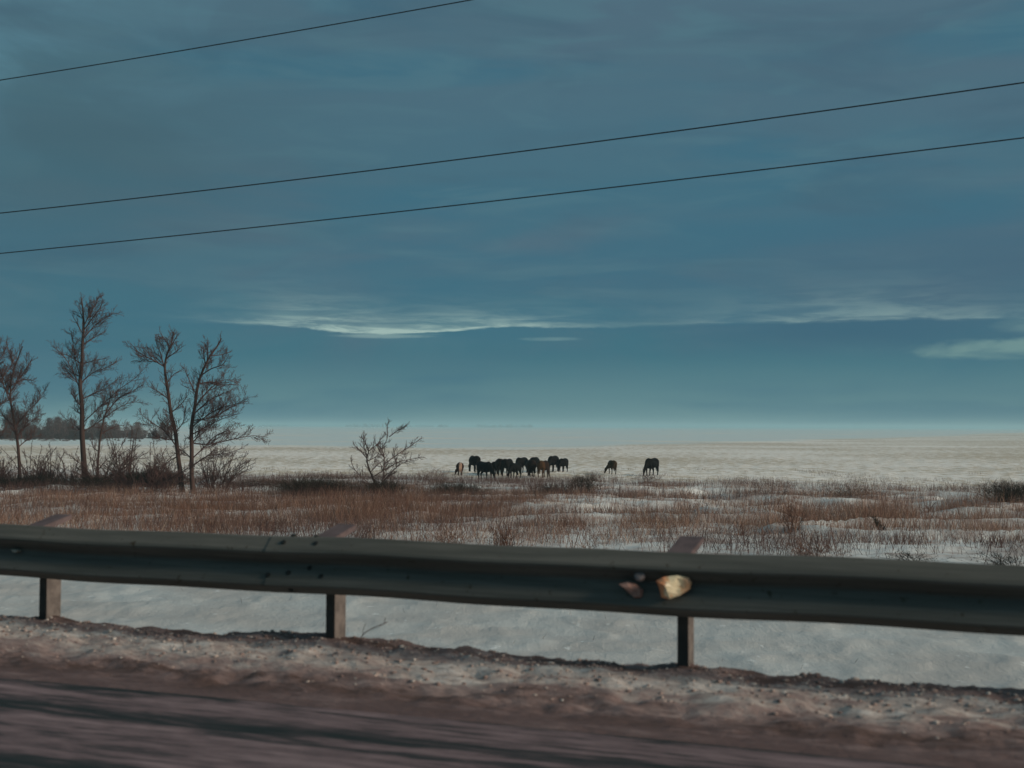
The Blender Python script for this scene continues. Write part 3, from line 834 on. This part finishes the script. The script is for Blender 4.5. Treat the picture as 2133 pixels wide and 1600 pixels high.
def smooth_line(pts, sub=3):
    out = []
    n = len(pts)
    for i in range(n - 1):
        p0 = pts[max(i - 1, 0)]; p1 = pts[i]; p2 = pts[i + 1]; p3 = pts[min(i + 2, n - 1)]
        for j in range(sub):
            t = j / sub; t2 = t * t; t3 = t2 * t
            out.append(0.5 * ((2 * p1) + (p2 - p0) * t + (2 * p0 - 5 * p1 + 4 * p2 - p3) * t2 + (3 * p1 - p0 - 3 * p2 + p3) * t3))
    out.append(pts[-1].copy()); return out
def twig_line(p, d, L, segs, curl, jit):
    pts = [p.copy()]; d = d.normalized()
    for i in range(segs):
        d = (d + Vector((rt.gauss(0, jit), rt.gauss(0, jit), rt.gauss(0, jit) + curl))).normalized()
        pts.append(pts[-1] + d * (L / segs))
    return pts
def shoots(T, pts, r0, r1, level, gap, Lc, ang=(0.45, 1.05), start=0.15, curl=0.10, thin=0.0045):
    """side shoots all along a limb, with shoots of their own"""
    n = len(pts); seg = [(pts[i + 1] - pts[i]).length for i in range(n - 1)]; tot = sum(seg)
    pos_ = tot * start
    while pos_ < tot:
        acc = 0; i = 0
        while i < n - 2 and acc + seg[i] < pos_: acc += seg[i]; i += 1
        f = (pos_ - acc) / max(seg[i], 1e-6); f = min(f, 1)
        p = pts[i].lerp(pts[i + 1], f); d = (pts[i + 1] - pts[i]).normalized()
        u = pos_ / tot
        r = r0 + (r1 - r0) * u
        ax = Vector((rt.gauss(0, 1), rt.gauss(0, 1), rt.gauss(0, 1))); ax = (ax - d * ax.dot(d)).normalized()
        a = rt.uniform(*ang)
        cd = d * math.cos(a) + ax * math.sin(a); cd.z += 0.12
        L = Lc * (1.15 - 0.7 * u) * rt.uniform(0.45, 1.15)
        cr = max(min(r * 0.6, 0.008 + L * 0.012), thin)
        segs = 4 if level > 1 else 3
        tp = twig_line(p, cd, L, segs, curl, 0.16)
        T.tube(tp, [cr + (thin * 0.8 - cr) * k / segs for k in range(segs + 1)], 3)
        if level > 1:
            shoots(T, tp, cr, thin, level - 1, gap * 0.72, L * 0.52, ang, 0.15, curl, thin)
        pos_ += gap * rt.uniform(0.6, 1.4)
def tree(name, base, trunk, limbs, r0, label, cat='tree', r1=0.03, gap=0.145, Lc=1.45, levels=3, lr=0.042, group=None, start=0.30, thin=0.0070, extra=0):
    b = on_ground(*base); Y = b.y
    e = empty(name, b)
    tr = [at(px, py, Y) for (px, py) in trunk]
    tr[0] = Vector((tr[0].x, tr[0].y, b.z - 0.1))
    dev = 0
    for i in range(1, len(tr)): dev += rt.gauss(0, 0.12); tr[i].y += dev
    tr = smooth_line(tr, 3)
    TT = Tubes(); n = len(tr)
    TT.tube(tr, [r0 + (r1 - r0) * (i / (n - 1)) ** 0.8 + (r0 * 0.5 * max(0, 1 - i / 2.0)) for i in range(n)], 7)
    CR = Tubes()
    shoots(CR, tr, r0 * 0.6, r1, levels, gap * 1.1, Lc * 0.85, start=start, thin=thin)
    for lb in limbs:
        # start on the trunk: take depth of the nearest trunk point
        P = [at(px, py, Y) for (px, py) in lb]
        near = min(tr, key=lambda q_: (q_.x - P[0].x) ** 2 + (q_.z - P[0].z) ** 2)
        yo = near.y; dy = rt.uniform(-0.45, 0.45)
        for i, q_ in enumerate(P): q_.y = yo + dy * i
        P[0] = near.copy() if (near - P[0]).length < 0.8 else P[0]
        P = smooth_line(P, 3)
        L = sum((P[i + 1] - P[i]).length for i in range(len(P) - 1))
        rr = min(lr, 0.02 + L * 0.012)
        CR.tube(P, [rr + (0.011 - rr) * i / (len(P) - 1) for i in range(len(P))], 5)
        shoots(CR, P, rr, 0.011, levels, gap, min(Lc, L * 0.5 + 0.2), thin=thin)
    TT.build('trunk', M_BARK, e); CR.build('crown', M_TWIG, e)
    return tag(e, label, cat, group)
GT = 'bare winter trees on the left'
tree('bare_tree', (178, 1016), [(180, 1016), (176, 960), (174, 900), (173, 850), (172, 800), (176, 760), (180, 720), (181, 690), (180, 660), (177, 640), (174, 620)],
     [[(176, 905), (200, 885), (225, 866), (248, 850), (275, 838), (300, 840)], [(175, 885), (195, 862), (220, 838), (248, 812), (278, 790), (300, 768)],
      [(174, 812), (160, 778), (150, 755), (140, 738), (124, 724)], [(175, 790), (163, 755), (158, 722), (152, 690)], [(180, 705), (200, 683), (220, 665), (240, 652)],
      [(180, 720), (205, 703), (225, 690)], [(176, 765), (200, 752), (226, 748)], [(174, 800), (198, 778), (225, 768), (248, 756)], [(173, 850), (158, 836), (143, 820), (138, 808)],
      [(174, 900), (150, 880), (130, 868)], [(180, 672), (172, 650), (164, 636)], [(181, 682), (192, 655), (202, 632), (205, 620)], [(181, 692), (205, 662), (222, 644), (232, 628)],
      [(174, 835), (195, 820), (215, 810), (240, 790)], [(174, 760), (150, 742), (130, 738)], [(220, 866), (250, 830), (280, 815), (305, 800)],
      [(181, 700), (168, 675), (160, 660)], [(174, 790), (150, 775), (128, 760)], [(174, 870), (160, 855), (150, 845)]],
     0.21, 'tallest bare tree on the left with a long limb reaching right', group=GT, start=0.3)
tree('thin_tree', (204, 1012), [(203, 1012), (205, 960), (211, 905), (220, 866), (228, 838), (232, 815)],
     [[(211, 905), (235, 890), (262, 885)], [(206, 950), (190, 930), (185, 905)], [(205, 975), (225, 955), (245, 950)]], 0.085,
     'thin leaning tree just right of the tallest trunk', group=GT, start=0.25, Lc=0.8, levels=2)
tree('bare_tree', (380, 1037), [(380, 1037), (376, 990), (371, 950), (366, 900), (358, 860), (353, 820), (349, 790), (346, 765), (352, 740), (359, 715), (363, 692)],
     [[(346, 768), (325, 752), (305, 742), (290, 730), (279, 716)], [(347, 772), (336, 742), (326, 722), (318, 706)], [(352, 742), (370, 714), (384, 698)], [(352, 752), (370, 736), (390, 722)],
      [(358, 862), (375, 842), (387, 820)], [(372, 930), (350, 900), (325, 880), (305, 862)], [(355, 832), (335, 816), (318, 806)], [(372, 955), (350, 962), (322, 985)], [(366, 902), (384, 880), (392, 850)],
      [(356, 725), (346, 705), (340, 692)], [(348, 800), (365, 780), (380, 772)], [(368, 920), (340, 915), (310, 905)]],
     0.16, 'left one of the two trees growing side by side, one long limb reaching left', group=GT, start=0.35)
tree('bare_tree', (405, 1038), [(404, 1038), (398, 990), (396, 940), (397, 890), (402, 850), (408, 810), (415, 782), (425, 760), (436, 740), (448, 722), (458, 704)],
     [[(397, 892), (425, 872), (460, 852), (500, 842), (532, 828)], [(400, 862), (430, 838), (450, 826), (480, 815)], [(397, 902), (430, 890), (470, 872), (508, 862)], [(410, 802), (435, 795), (455, 800), (480, 800)],
      [(415, 782), (440, 768), (466, 760), (480, 744)], [(425, 760), (418, 732), (416, 714)], [(396, 922), (430, 926), (480, 915), (518, 908), (548, 912)], [(396, 952), (425, 930), (450, 906), (490, 892)],
      [(398, 972), (430, 950), (470, 945), (500, 935)], [(408, 818), (395, 792), (390, 772)], [(436, 742), (455, 738), (474, 730)], [(430, 752), (428, 728), (424, 706)], [(402, 850), (430, 812), (462, 790), (490, 800)],
      [(400, 880), (440, 870), (480, 848), (510, 836)], [(396, 960), (375, 940), (350, 930)], [(396, 930), (420, 900), (440, 880)]],
     0.15, 'right one of the two forked trees, its broad crown spreading right', group=GT, start=0.3)
tree('bare_tree', (42, 1016), [(42, 1016), (38, 960), (35, 920), (28, 890), (22, 860), (20, 830), (25, 790), (36, 752), (50, 722)],
     [[(30, 885), (55, 855), (75, 835), (90, 805)], [(24, 845), (10, 805), (5, 765), (4, 715)], [(22, 815), (45, 780), (64, 748)], [(25, 802), (50, 790), (74, 795)], [(33, 908), (60, 880), (88, 862)],
      [(30, 892), (5, 872), (-15, 850)], [(22, 830), (5, 800), (-10, 770)], [(33, 760), (20, 735), (14, 712)], [(36, 930), (55, 915), (80, 905)]],
     0.12, 'leftmost bare tree with a slightly crooked trunk near the frame edge', group=GT, start=0.3, gap=0.125)
tree('bare_tree', (-38, 1018), [(-38, 1018), (-36, 940), (-30, 870), (-22, 800), (-12, 750), (-4, 705)],
     [[(-30, 870), (-5, 845), (20, 820), (35, 790)], [(-24, 820), (0, 790), (18, 760), (24, 735)], [(-16, 770), (2, 742), (14, 715)], [(-34, 920), (-5, 900), (20, 890)]],
     0.16, 'bare tree cut off by the left edge, only its right branches showing', group=GT, start=0.3, gap=0.13)
tree('small_bare_tree', (795, 1040), [(793, 1040), (780, 1005), (768, 975), (764, 955), (768, 940), (762, 925), (752, 908)],
     [[(768, 942), (785, 925), (797, 905)], [(764, 955), (750, 938), (736, 924)], [(790, 1030), (800, 985), (802, 950), (799, 935), (810, 915), (812, 890), (816, 874)], [(803, 965), (830, 945), (850, 932), (866, 920), (876, 912)],
      [(811, 910), (830, 896), (848, 886)], [(798, 990), (825, 965), (850, 958), (884, 953)], [(785, 1020), (758, 998), (738, 975), (732, 955)], [(765, 950), (757, 930), (756, 905)], [(790, 1010), (815, 985), (838, 965), (870, 958)],
      [(802, 955), (790, 938), (782, 920)], [(768, 960), (785, 950), (792, 935)], [(775, 985), (790, 965), (800, 960)]],
     0.06, 'small many stemmed bare tree alone in front of the open field', r1=0.02, gap=0.115, Lc=0.72, levels=3, lr=0.030, start=0.12, thin=0.0065)
SH = 'leafless shrubs between the bare trees'
def shrub(base, stems, label, Lc=0.85, gap=0.17, r=0.035, levels=3):
    b = on_ground(*base); e = empty('bare_shrub', b); CR = Tubes(); TT = Tubes()
    stems = list(stems); x0 = base[0]; xs = [p[0] for st in stems for p in st]; top = min(p[1] for st in stems for p in st)
    for _ in range(15):
        a = rt.uniform(-1, 1); wd_ = max(max(xs) - min(xs), 60) * 0.85; h_ = (base[1] - top) * rt.uniform(0.4, 1.0)
        stems.append([(x0 + a * wd_ * 0.25, base[1]), (x0 + a * wd_ * 0.6, base[1] - h_ * 0.6), (x0 + a * wd_ * rt.uniform(0.8, 1.2), base[1] - h_ * rt.uniform(0.75, 1.0))])
    for st in stems:
        P = [at(px, py, b.y) for (px, py) in st]; P[0].z = b.z - 0.05
        dy = rt.uniform(-0.45, 0.45)
        for i, q_ in enumerate(P): q_.y += dy * i
        r = 0.03 * rt.uniform(0.5, 1.1)
        P = smooth_line(P, 3); TT.tube(P, [r + (0.012 - r) * i / (len(P) - 1) for i in range(len(P))], 5)
        shoots(CR, P, r, 0.010, levels, gap, Lc, thin=0.0075)
    TT.build('stems', M_BARK, e); CR.build('crown', M_TWIG, e)
    tag(e, label, 'shrub', SH)
shrub((310, 1040), [[(308, 1040), (325, 990), (350, 950), (385, 930)], [(308, 1040), (318, 985), (322, 950), (318, 915)], [(306, 1040), (290, 990), (270, 960), (240, 945)], [(308, 1040), (330, 1000), (352, 975), (375, 960)]],
      'leafless shrub with a thick dark base left of the two forked trees')
shrub((215, 1022), [[(212, 1022), (235, 985), (262, 960), (300, 955)], [(212, 1022), (240, 990), (280, 975)], [(214, 1022), (225, 975), (250, 930), (262, 905)], [(210, 1022), (195, 985), (188, 955)]],
      'leafless arching shrub right of the tallest trunk')
shrub((262, 1018), [[(262, 1018), (270, 960), (275, 915), (268, 885)], [(275, 930), (283, 905), (288, 892)], [(262, 1018), (280, 980), (300, 950)]], 'thin forked sapling like shrub halfway between the tallest tree and the forked pair', Lc=0.5)
shrub((103, 1016), [[(103, 1016), (106, 960), (106, 925)], [(103, 1016), (92, 970), (72, 950)], [(103, 1016), (118, 970), (124, 940)]], 'leafless upright shrub between the leftmost tree and the tallest tree')
shrub((66, 1018), [[(62, 1018), (64, 950), (68, 915)], [(62, 1018), (80, 970), (100, 935)]], 'thin leafless shrub just right of the leftmost tree', Lc=0.5)
shrub((150, 1018), [[(148, 1018), (153, 960), (160, 930)], [(148, 1018), (160, 975), (168, 950)]], 'thin leafless shrub close against the left side of the tallest trunk', Lc=0.4)
shrub((5, 1018), [[(0, 1018), (12, 975), (40, 950)], [(0, 1018), (-10, 970), (10, 940)], [(0, 1018), (20, 985), (50, 970)]], 'arching leafless shrub at the left edge under the cut off tree')
shrub((445, 1026), [[(440, 1026), (425, 985), (415, 955), (418, 930)], [(440, 1026), (455, 985), (480, 960), (510, 950)], [(440, 1026), (430, 975), (440, 940)], [(440, 1026), (470, 1000), (500, 985), (520, 975)], [(440, 1026), (450, 975), (470, 930)]],
      'spreading leafless shrub at the right foot of the forked pair')
shrub((350, 1022), [[(350, 1022), (345, 975), (335, 940)], [(350, 1022), (362, 975), (372, 940)], [(350, 1022), (330, 985), (305, 965)]], 'leafless shrub tucked between the black bush and the forked pair')
# bare sapling in the field to the right, fallen branch to the left
def small_tubes(name, base, lines, r, label, cat, lv=2, gap=0.3, Lc=0.35, part='branches'):
    b = on_ground(*base); e = empty(name, b); CR = Tubes(); TT = Tubes()
    for k, st in enumerate(lines):
        P = smooth_line([at(px, py, b.y) for (px, py) in st], 3)
        TT.tube(P, [r + (0.008 - r) * i / (len(P) - 1) for i in range(len(P))], 5)
        shoots(CR, P, r * 0.5, 0.008, lv, gap, Lc, thin=0.006)
    TT.build('stem', M_BARK, e); CR.build(part, M_TWIG, e); tag(e, label, cat)
small_tubes('sapling', (1937, 1074), [[(1937, 1076), (1933, 1062), (1925, 1048), (1922, 1030)], [(1935, 1064), (1944, 1052), (1950, 1046)]], 0.022, 'thin bare Y shaped sapling standing in a clear patch of snow at the right', 'sapling')
small_tubes('fallen_branch', (510, 1052), [[(505, 1050), (512, 1044), (535, 1050), (562, 1056), (598, 1062)], [(512, 1044), (500, 1048), (490, 1052)], [(515, 1045), (520, 1040)]], 0.03, 'fallen bare branch lying on the dry grass below the forked trees', 'branch', lv=1)
# twiggy weed beside the middle post
def post_weed():
    e = empty('dry_weed', rw(0.055, -0.12, -0.03)); T = Tubes()
    p0 = e.location.copy()
    for d, L in (((0.12, 0, 1), 0.28), ((0.25, 0.1, 0.9), 0.20)):
        P = twig_line(p0, Vector(d), L, 5, -0.12, 0.22)
        T.tube(P, [0.0025] * 5 + [0.0015], 4); shoots(T, P, 0.003, 0.002, 1, 0.07, 0.09, thin=0.002)
    T.build('stems', M_BARK, e); tag(e, 'small dark dry weed hanging beside the middle guardrail post', 'weed')
post_weed()

# ------------------------------------------------------------------ far woods (one mass each)
def far_wood(name, spans, label, ydist, mtint, m, dens=1.0, w0=0.10):
    Rb = Ribbons()
    for (px0, px1, h0, h1, Y, cnt, tint) in spans:
        n = int(cnt * dens)
        # individual crowns inside the mass
        nc = max(3, int((px1 - px0) / F * Y / 0.9))
        cx = RS.uniform(px0, px1, nc); cy = Y + RS.uniform(-14, 14, nc)
        ch = (h0 + (h1 - h0) * (cx - px0) / (px1 - px0)) * RS.uniform(0.35, 1.1, nc) * (1 + 0.25 * (vnoise(cx * 0.05, cx * 0) - 0.5))
        wv = RS.uniform(0.8, 2.2, nc) * np.sqrt(ch / 7) * 1.3
        i = RS.randint(0, nc, n)
        zf_ = RS.uniform(0, 1, n) ** 0.8
        z0 = ground_z((cx[i] - 1066) / F * cy[i], cy[i]) - 0.2
        rad = wv[i] * np.sqrt(np.clip(1 - (zf_ * 1.6 - 0.7) ** 2, 0.02, 1))
        X = (cx[i] - 1066) / F * cy[i] + RS.normal(0, 0.5, n) * rad; Y_ = cy[i] + RS.normal(0, 0.5, n) * rad
        B = np.stack([X, Y_, z0 + zf_ * ch[i] * 0.9], -1)
        L = RS.uniform(0.06, 0.16, n) * ch[i]
        T = B + np.stack([RS.normal(0, .5, n) * L, RS.normal(0, .5, n) * L, L], -1)
        Rb.add(B, T, RS.uniform(0.5, 1.3, n) * w0, np.clip(tint + RS.normal(0, .15, n), 0, 1))
        # trunks
        B = np.stack([(cx - 1066) / F * cy, cy, ground_z((cx - 1066) / F * cy, cy) - .3], -1); T = B.copy(); T[:, 2] += ch * 0.9
        Rb.add(B, T, np.full(nc, 0.14), np.full(nc, 0.1))
    o = Rb.build(name, m); tag(o, label, 'woods', kind='stuff')
far_wood('distant_wood', [(-70, 45, 9.5, 8.5, 360, 11000, .05), (10, 150, 8.0, 7.0, 370, 13000, .35), (110, 230, 6.8, 6.0, 390, 10000, .45), (190, 310, 5.4, 5.0, 430, 10000, .6), (260, 360, 6.2, 4.0, 470, 7000, .7), (-70, 330, 4.2, 3.4, 385, 26000, .3),
                          (-60, 215, 3.0, 2.4, 352, 26000, .1), (200, 400, 2.2, 1.2, 372, 14000, .4)],
         'hazy band of leafless woodland along the horizon at the left', 380, .3, M_FAR, 1.3, 0.12)
far_wood('distant_brush', [(-70, 320, 0.9, 0.7, 318, 9000, .5)], 'thin reddish strip of brush below the distant wood', 318, .3, M_FAR, 1.0, 0.10)
far_wood('distant_shelterbelt', [(540, 600, 8, 8, 3900, 300, .6), (720, 800, 12, 11, 4000, 700, .6), (830, 905, 10, 9, 4300, 500, .7), (912, 935, 11, 11, 4000, 300, .6), (990, 1112, 11, 12, 4000, 1100, .6)],
         'faint far shelterbelts fading into the haze on the horizon', 1900, .3, M_FAR, 1.0, 2.2)

# ------------------------------------------------------------------ horses
def loft(rings, k=14):
    """rings: (centre, U, V) ; closed tube"""
    V = []; Fs = []
    for (c, u, v) in rings:
        for j in range(k):
            a = 2 * math.pi * j / k
            V.append(c + u * math.cos(a) + v * math.sin(a))
    n = len(rings)
    for i in range(n - 1):
        for j in range(k):
            jj = (j + 1) % k
            Fs.append((i * k + j, i * k + jj, (i + 1) * k + jj, (i + 1) * k + j))
    Fs.append(tuple(reversed(range(k)))); Fs.append(tuple((n - 1) * k + j for j in range(k)))
    return V, Fs
def limb(pts, rad):
    """pts along the limb, rad (side, fore-aft)"""
    rings = []
    for i, p in enumerate(pts):
        p = Vector(p); a = Vector(pts[max(i - 1, 0)]); b = Vector(pts[min(i + 1, len(pts) - 1)])
        d = (b - a).normalized(); s = Vector((0, 1, 0)); f = d.cross(s).normalized()
        s = f.cross(d).normalized()
        rr = rad[i] if isinstance(rad[i], tuple) else (rad[i], rad[i])
        rings.append((p, s * rr[0], f * rr[1]))
    return loft(rings, 12)
def horse_mesh(name, bend, step, m):
    parts = []
    tr = [(-0.84, 1.12, .07, .11), (-0.80, 1.11, .20, .25), (-0.70, 1.10, .30, .33), (-0.52, 1.09, .36, .38), (-0.28, 1.04, .38, .39), (0.0, .99, .41, .41), (0.28, 1.00, .39, .42),
          (0.48, 1.08, .29, .385), (0.64, 1.06, .23, .32), (0.76, 1.02, .15, .22), (0.82, 1.0, .06, .10)]
    parts.append(loft([(Vector((x, 0, z)), Vector((0, wy, 0)), Vector((0, 0, hz))) for (x, z, wy, hz) in tr], 16))
    def bd(p):
        x, y, z = p
        if x > 0.5:
            a = bend * (x - 0.5) / 0.8
            x2 = 0.5 + (x - 0.5) * math.cos(a) - y * math.sin(a); y2 = (x - 0.5) * math.sin(a) + y * math.cos(a)
            return Vector((x2, y2, z))
        return Vector(p)
    def bl(v): return [bd(tuple(p)) for p in v[0]], v[1]
    parts.append(bl(limb([(0.42, 0, 1.16), (0.62, 0, 1.06), (0.82, 0, 0.90), (0.98, 0, 0.74), (1.10, 0, 0.60), (1.16, 0, 0.52)], [(.18, .26), (.17, .27), (.13, .21), (.10, .17), (.085, .14), (.06, .10)])))
    parts.append(bl(limb([(1.10, 0, 0.66), (1.16, 0, 0.56), (1.20, 0, 0.42), (1.24, 0, 0.28), (1.28, 0, 0.15), (1.30, 0, 0.07), (1.30, 0, 0.04)], [(.06, .07), (.095, .125), (.09, .13), (.062, .085), (.052, .065), (.052, .06), (.03, .04)])))
    for sgn in (-1, 1):
        parts.append(bl(limb([(1.10, .05 * sgn, 0.64), (1.075, .075 * sgn, 0.71), (1.06, .085 * sgn, 0.78)], [.03, .028, .008])))
    for i, sgn in enumerate((-1, 1)):
        st = step[i]
        parts.append(limb([(.50, .17 * sgn, 1.0), (.44 + st * .2, .18 * sgn, .80), (.46 + st * .5, .17 * sgn, .62), (.48 + st * .8, .16 * sgn, .44), (.47 + st, .155 * sgn, .26), (.47 + st, .155 * sgn, .12), (.50 + st, .155 * sgn, .05), (.51 + st, .155 * sgn, 0)],
                          [(.10, .16), (.10, .14), (.07, .085), (.060, .065), (.042, .046), (.046, .050), (.055, .065), (.062, .075)]))
        sh = step[2 + i]
        parts.append(limb([(-.50, .17 * sgn, 1.05), (-.50, .19 * sgn, .86), (-.52 + sh * .4, .185 * sgn, .70), (-.66 + sh * .7, .17 * sgn, .52), (-.70 + sh, .165 * sgn, .44), (-.66 + sh, .16 * sgn, .26), (-.64 + sh, .16 * sgn, .12), (-.60 + sh, .16 * sgn, .05), (-.59 + sh, .16 * sgn, 0)],
                          [(.15, .26), (.16, .24), (.12, .16), (.070, .085), (.058, .070), (.044, .048), (.048, .052), (.055, .065), (.062, .075)]))
    V, Fs = merge(parts)
    me = bpy.data.meshes.new('tmp'); me.from_pydata([tuple(v) for v in V], [], Fs); me.update()
    bm = bmesh.new(); bm.from_mesh(me); bmesh.ops.recalc_face_normals(bm, faces=bm.faces); bm.to_mesh(me); bm.free()
    o = bpy.data.objects.new('tmp', me); COL.objects.link(o)
    r = o.modifiers.new('r', 'REMESH'); r.mode = 'VOXEL'; r.voxel_size = 0.024
    s = o.modifiers.new('s', 'SMOOTH'); s.iterations = 4; s.factor = 0.5
    dg = C.evaluated_depsgraph_get(); dg.update()
    out = bpy.data.meshes.new_from_object(o.evaluated_get(dg))
    out.name = name
    bpy.data.objects.remove(o)
    out.materials.clear(); out.materials.append(m)
    out.polygons.foreach_set('use_smooth', [True] * len(out.polygons))
    # mane: a fringe of locks along the crest ; tail : hanging bundle
    mv = []; mf = []
    rr = random.Random(3)
    crest = [(0.42, 1.44), (0.60, 1.31), (0.80, 1.10), (0.96, 0.91), (1.08, 0.76), (1.14, 0.66)]
    for i in range(46):
        u = i / 45 * (len(crest) - 1); a = min(int(u), len(crest) - 2); f = u - a
        x = crest[a][0] * (1 - f) + crest[a + 1][0] * f; z = crest[a][1] * (1 - f) + crest[a + 1][1] * f
        L = rr.uniform(.16, .26)
        rings = [(bd((x, 0.01, z + .01)), Vector((.018, 0, 0)), Vector((0, .014, 0))), (bd((x - .01, 0.07 + rr.uniform(0, .03), z - L * .35)), Vector((.024, 0, 0)), Vector((0, .014, 0))),
                 (bd((x - .02, 0.13 + rr.uniform(0, .03), z - L)), Vector((.004, 0, 0)), Vector((0, .004, 0)))]
        v, f_ = loft(rings, 5); k = len(mv); mv += v; mf += [tuple(q_ + k for q_ in ff) for ff in f_]
    tv = []; tf = []
    for i in range(22):
        yy_ = rr.gauss(0, .03); zz = rr.uniform(.30, .55)
        rings = [(Vector((-.80, yy_ * .5, 1.34)), Vector((.02, 0, 0)), Vector((0, .02, 0))), (Vector((-.90, yy_, 1.20)), Vector((.026, 0, 0)), Vector((0, .026, 0))),
                 (Vector((-.92 + rr.gauss(0, .02), yy_ * 2, .85)), Vector((.03, 0, 0)), Vector((0, .03, 0))), (Vector((-.90 + rr.gauss(0, .03), yy_ * 1.6, zz)), Vector((.006, 0, 0)), Vector((0, .006, 0)))]
        v, f_ = loft(rings, 5); k = len(tv); tv += v; tf += [tuple(q_ + k for q_ in ff) for ff in f_]
    mm = bpy.data.meshes.new('mane'); mm.from_pydata([tuple(v) for v in mv], [], mf); mm.update()
    tm = bpy.data.meshes.new('tail'); tm.from_pydata([tuple(v) for v in tv], [], tf); tm.update()
    return out, mm, tm
def coat(name, c1, c2, patch=None, pc=None):
    m, t, b = mat(name)
    tcn = t.new('ShaderNodeTexCoord'); ob = tcn.outputs['Object']
    n = t.noise(ob, 4, 4)
    col = t.mix(n, c1, c2)
    if patch:
        sp = t.new('ShaderNodeSeparateXYZ'); t.l.new(ob, sp.inputs[0])
        v = t.m('ADD', t.m('MULTIPLY', sp.outputs[0], -1), t.m('MULTIPLY', t.m('SUBTRACT', n, 0.5), 0.2))
        v = t.m('SUBTRACT', v, t.m('MULTIPLY', t.m('ABSOLUTE', sp.outputs[1]), patch[2]))
        col = t.mix(t.smooth(v, patch[0], patch[1]), col, pc)
    t.put(b.inputs['Base Color'], col); b.inputs['Roughness'].default_value = 0.75; b.inputs['Specular IOR Level'].default_value = 0.08
    return m
CB = coat('black_coat', (0.003, 0.0027, 0.0024), (0.006, 0.005, 0.0045))
CD = coat('dark_bay_coat', (0.012, 0.0075, 0.005), (0.022, 0.012, 0.008))
CR_ = coat('rust_coat', (0.016, 0.009, 0.005), (0.028, 0.014, 0.008), (0.30, 0.60, 0.3), (0.070, 0.036, 0.016))
CO = coat('brown_coat', (0.034, 0.022, 0.010), (0.052, 0.033, 0.015))
CC = coat('cream_rump_coat', (0.022, 0.009, 0.007), (0.034, 0.014, 0.010), (0.42, 0.52, 2.2), (0.46, 0.31, 0.23))
V1 = horse_mesh('horse_body', 0.0, (0.0, 0.10, 0.05, -0.06), CB)
V2 = horse_mesh('horse_body', 0.55, (0.16, -0.04, -0.08, 0.10), CB)
V3 = horse_mesh('horse_body', -0.55, (-0.04, 0.18, 0.10, -0.10), CB)
for mm in (V1, V2, V3):
    for q_ in (mm[1], mm[2]): q_.materials.append(CB)
HG = 'horses grazing in the snowy field'
# px, feet py, height px, heading deg, variant, coat, name, label
HORSES = [
    (958, 990, 27.5, 96, V2, CC, 'foal', 'brown foal with a cream rump, grazing at the left end of the herd'),
    (988, 984.5, 35, 112, V1, CB, 'horse', 'tall black horse standing behind the big black horse at the left of the herd'),
    (1010, 1000, 39, -52, V1, CB, 'horse', 'big black horse nearest the camera, head down to the right'),
    (1031, 988, 27, 80, V1, CD, 'horse', 'small dark horse half hidden right of the big black one'),
    (1041, 989, 35.5, 97, V1, CD, 'horse', 'dark bay horse seen from behind, left of the pair in the middle'),
    (1057, 991, 36, 68, V3, CB, 'horse', 'black horse mid herd, just right of the dark bay'),
    (1073, 997, 33, 240, V1, CB, 'horse', 'black horse in front of the herd middle with its head down left'),
    (1086, 985, 33.5, 240, V1, CB, 'horse', 'black horse standing directly behind the one with its head down left'),
    (1106, 994, 36, 97, V1, CD, 'horse', 'dark reddish brown horse seen from behind, left of the rust brown one'),
    (1114, 985, 33.5, 75, V1, CB, 'horse', 'dark horse half hidden behind the reddish brown and rust brown horses'),
    (1132, 995.5, 36, 66, V1, CR_, 'horse', 'rust brown horse, the brownest of the herd, rump to the camera'),
    (1152, 983, 34, 248, V1, CB, 'horse', 'tall black horse at the back, second from the right of the herd'),
    (1173, 983, 29.5, 246, V1, CB, 'horse', 'slim black horse at the right end of the herd'),
    (1275, 988.5, 29, 102, V2, CO, 'horse', 'small brown horse grazing alone between the herd and the lone black horse'),
    (1357, 991.5, 37.5, 234, V1, CB, 'horse', 'lone black horse at the far right, head down to the left'),
]
for (px, py, hp, hd, V_, ct, nm, lab) in HORSES:
    d = ray(px, py); k = (FZ - CAMZ) / d.z; x, y = d.x * k, d.y * k
    z = gz(x, y)
    sc = (hp * y / F) / 1.47
    e = empty(nm, (x, y, z - 0.02)); e.rotation_euler = (0, 0, R(hd)); e.scale = (sc, sc * 1.12, sc)
    for me, pn in zip(V_, ('body', 'mane', 'tail')):
        o = bpy.data.objects.new(pn, me); link(o, e)
        if ct is not CB:
            o.material_slots[0].link = 'OBJECT'; o.material_slots[0].material = ct
    tag(e, lab, 'foal' if nm == 'foal' else 'horse', HG)

# ------------------------------------------------------------------ haze
bm = bmesh.new(); bmesh.ops.create_cube(bm, size=1)
me = bpy.data.meshes.new('haze'); bm.to_mesh(me); bm.free()
hz = bpy.data.objects.new('haze', me); COL.objects.link(hz)
hz.scale = (24000, 20000, 24.0); hz.location = (0, 8000, 5.0)
hm = bpy.data.materials.new('haze'); hm.use_nodes = True
ht = NT(hm.node_tree); ht.n.clear()
pv = ht.new('ShaderNodeVolumePrincipled'); pv.inputs['Color'].default_value = (0.56, 0.86, 0.93, 1); pv.inputs['Density'].default_value = 0.00034
pv.inputs['Anisotropy'].default_value = 0.1
mo = ht.new('ShaderNodeOutputMaterial'); ht.l.new(pv.outputs[0], mo.inputs['Volume'])
me.materials.append(hm)
hz['kind'] = 'stuff'; hz['label'] = 'thin cold haze over the snow fields'; hz['category'] = 'haze'
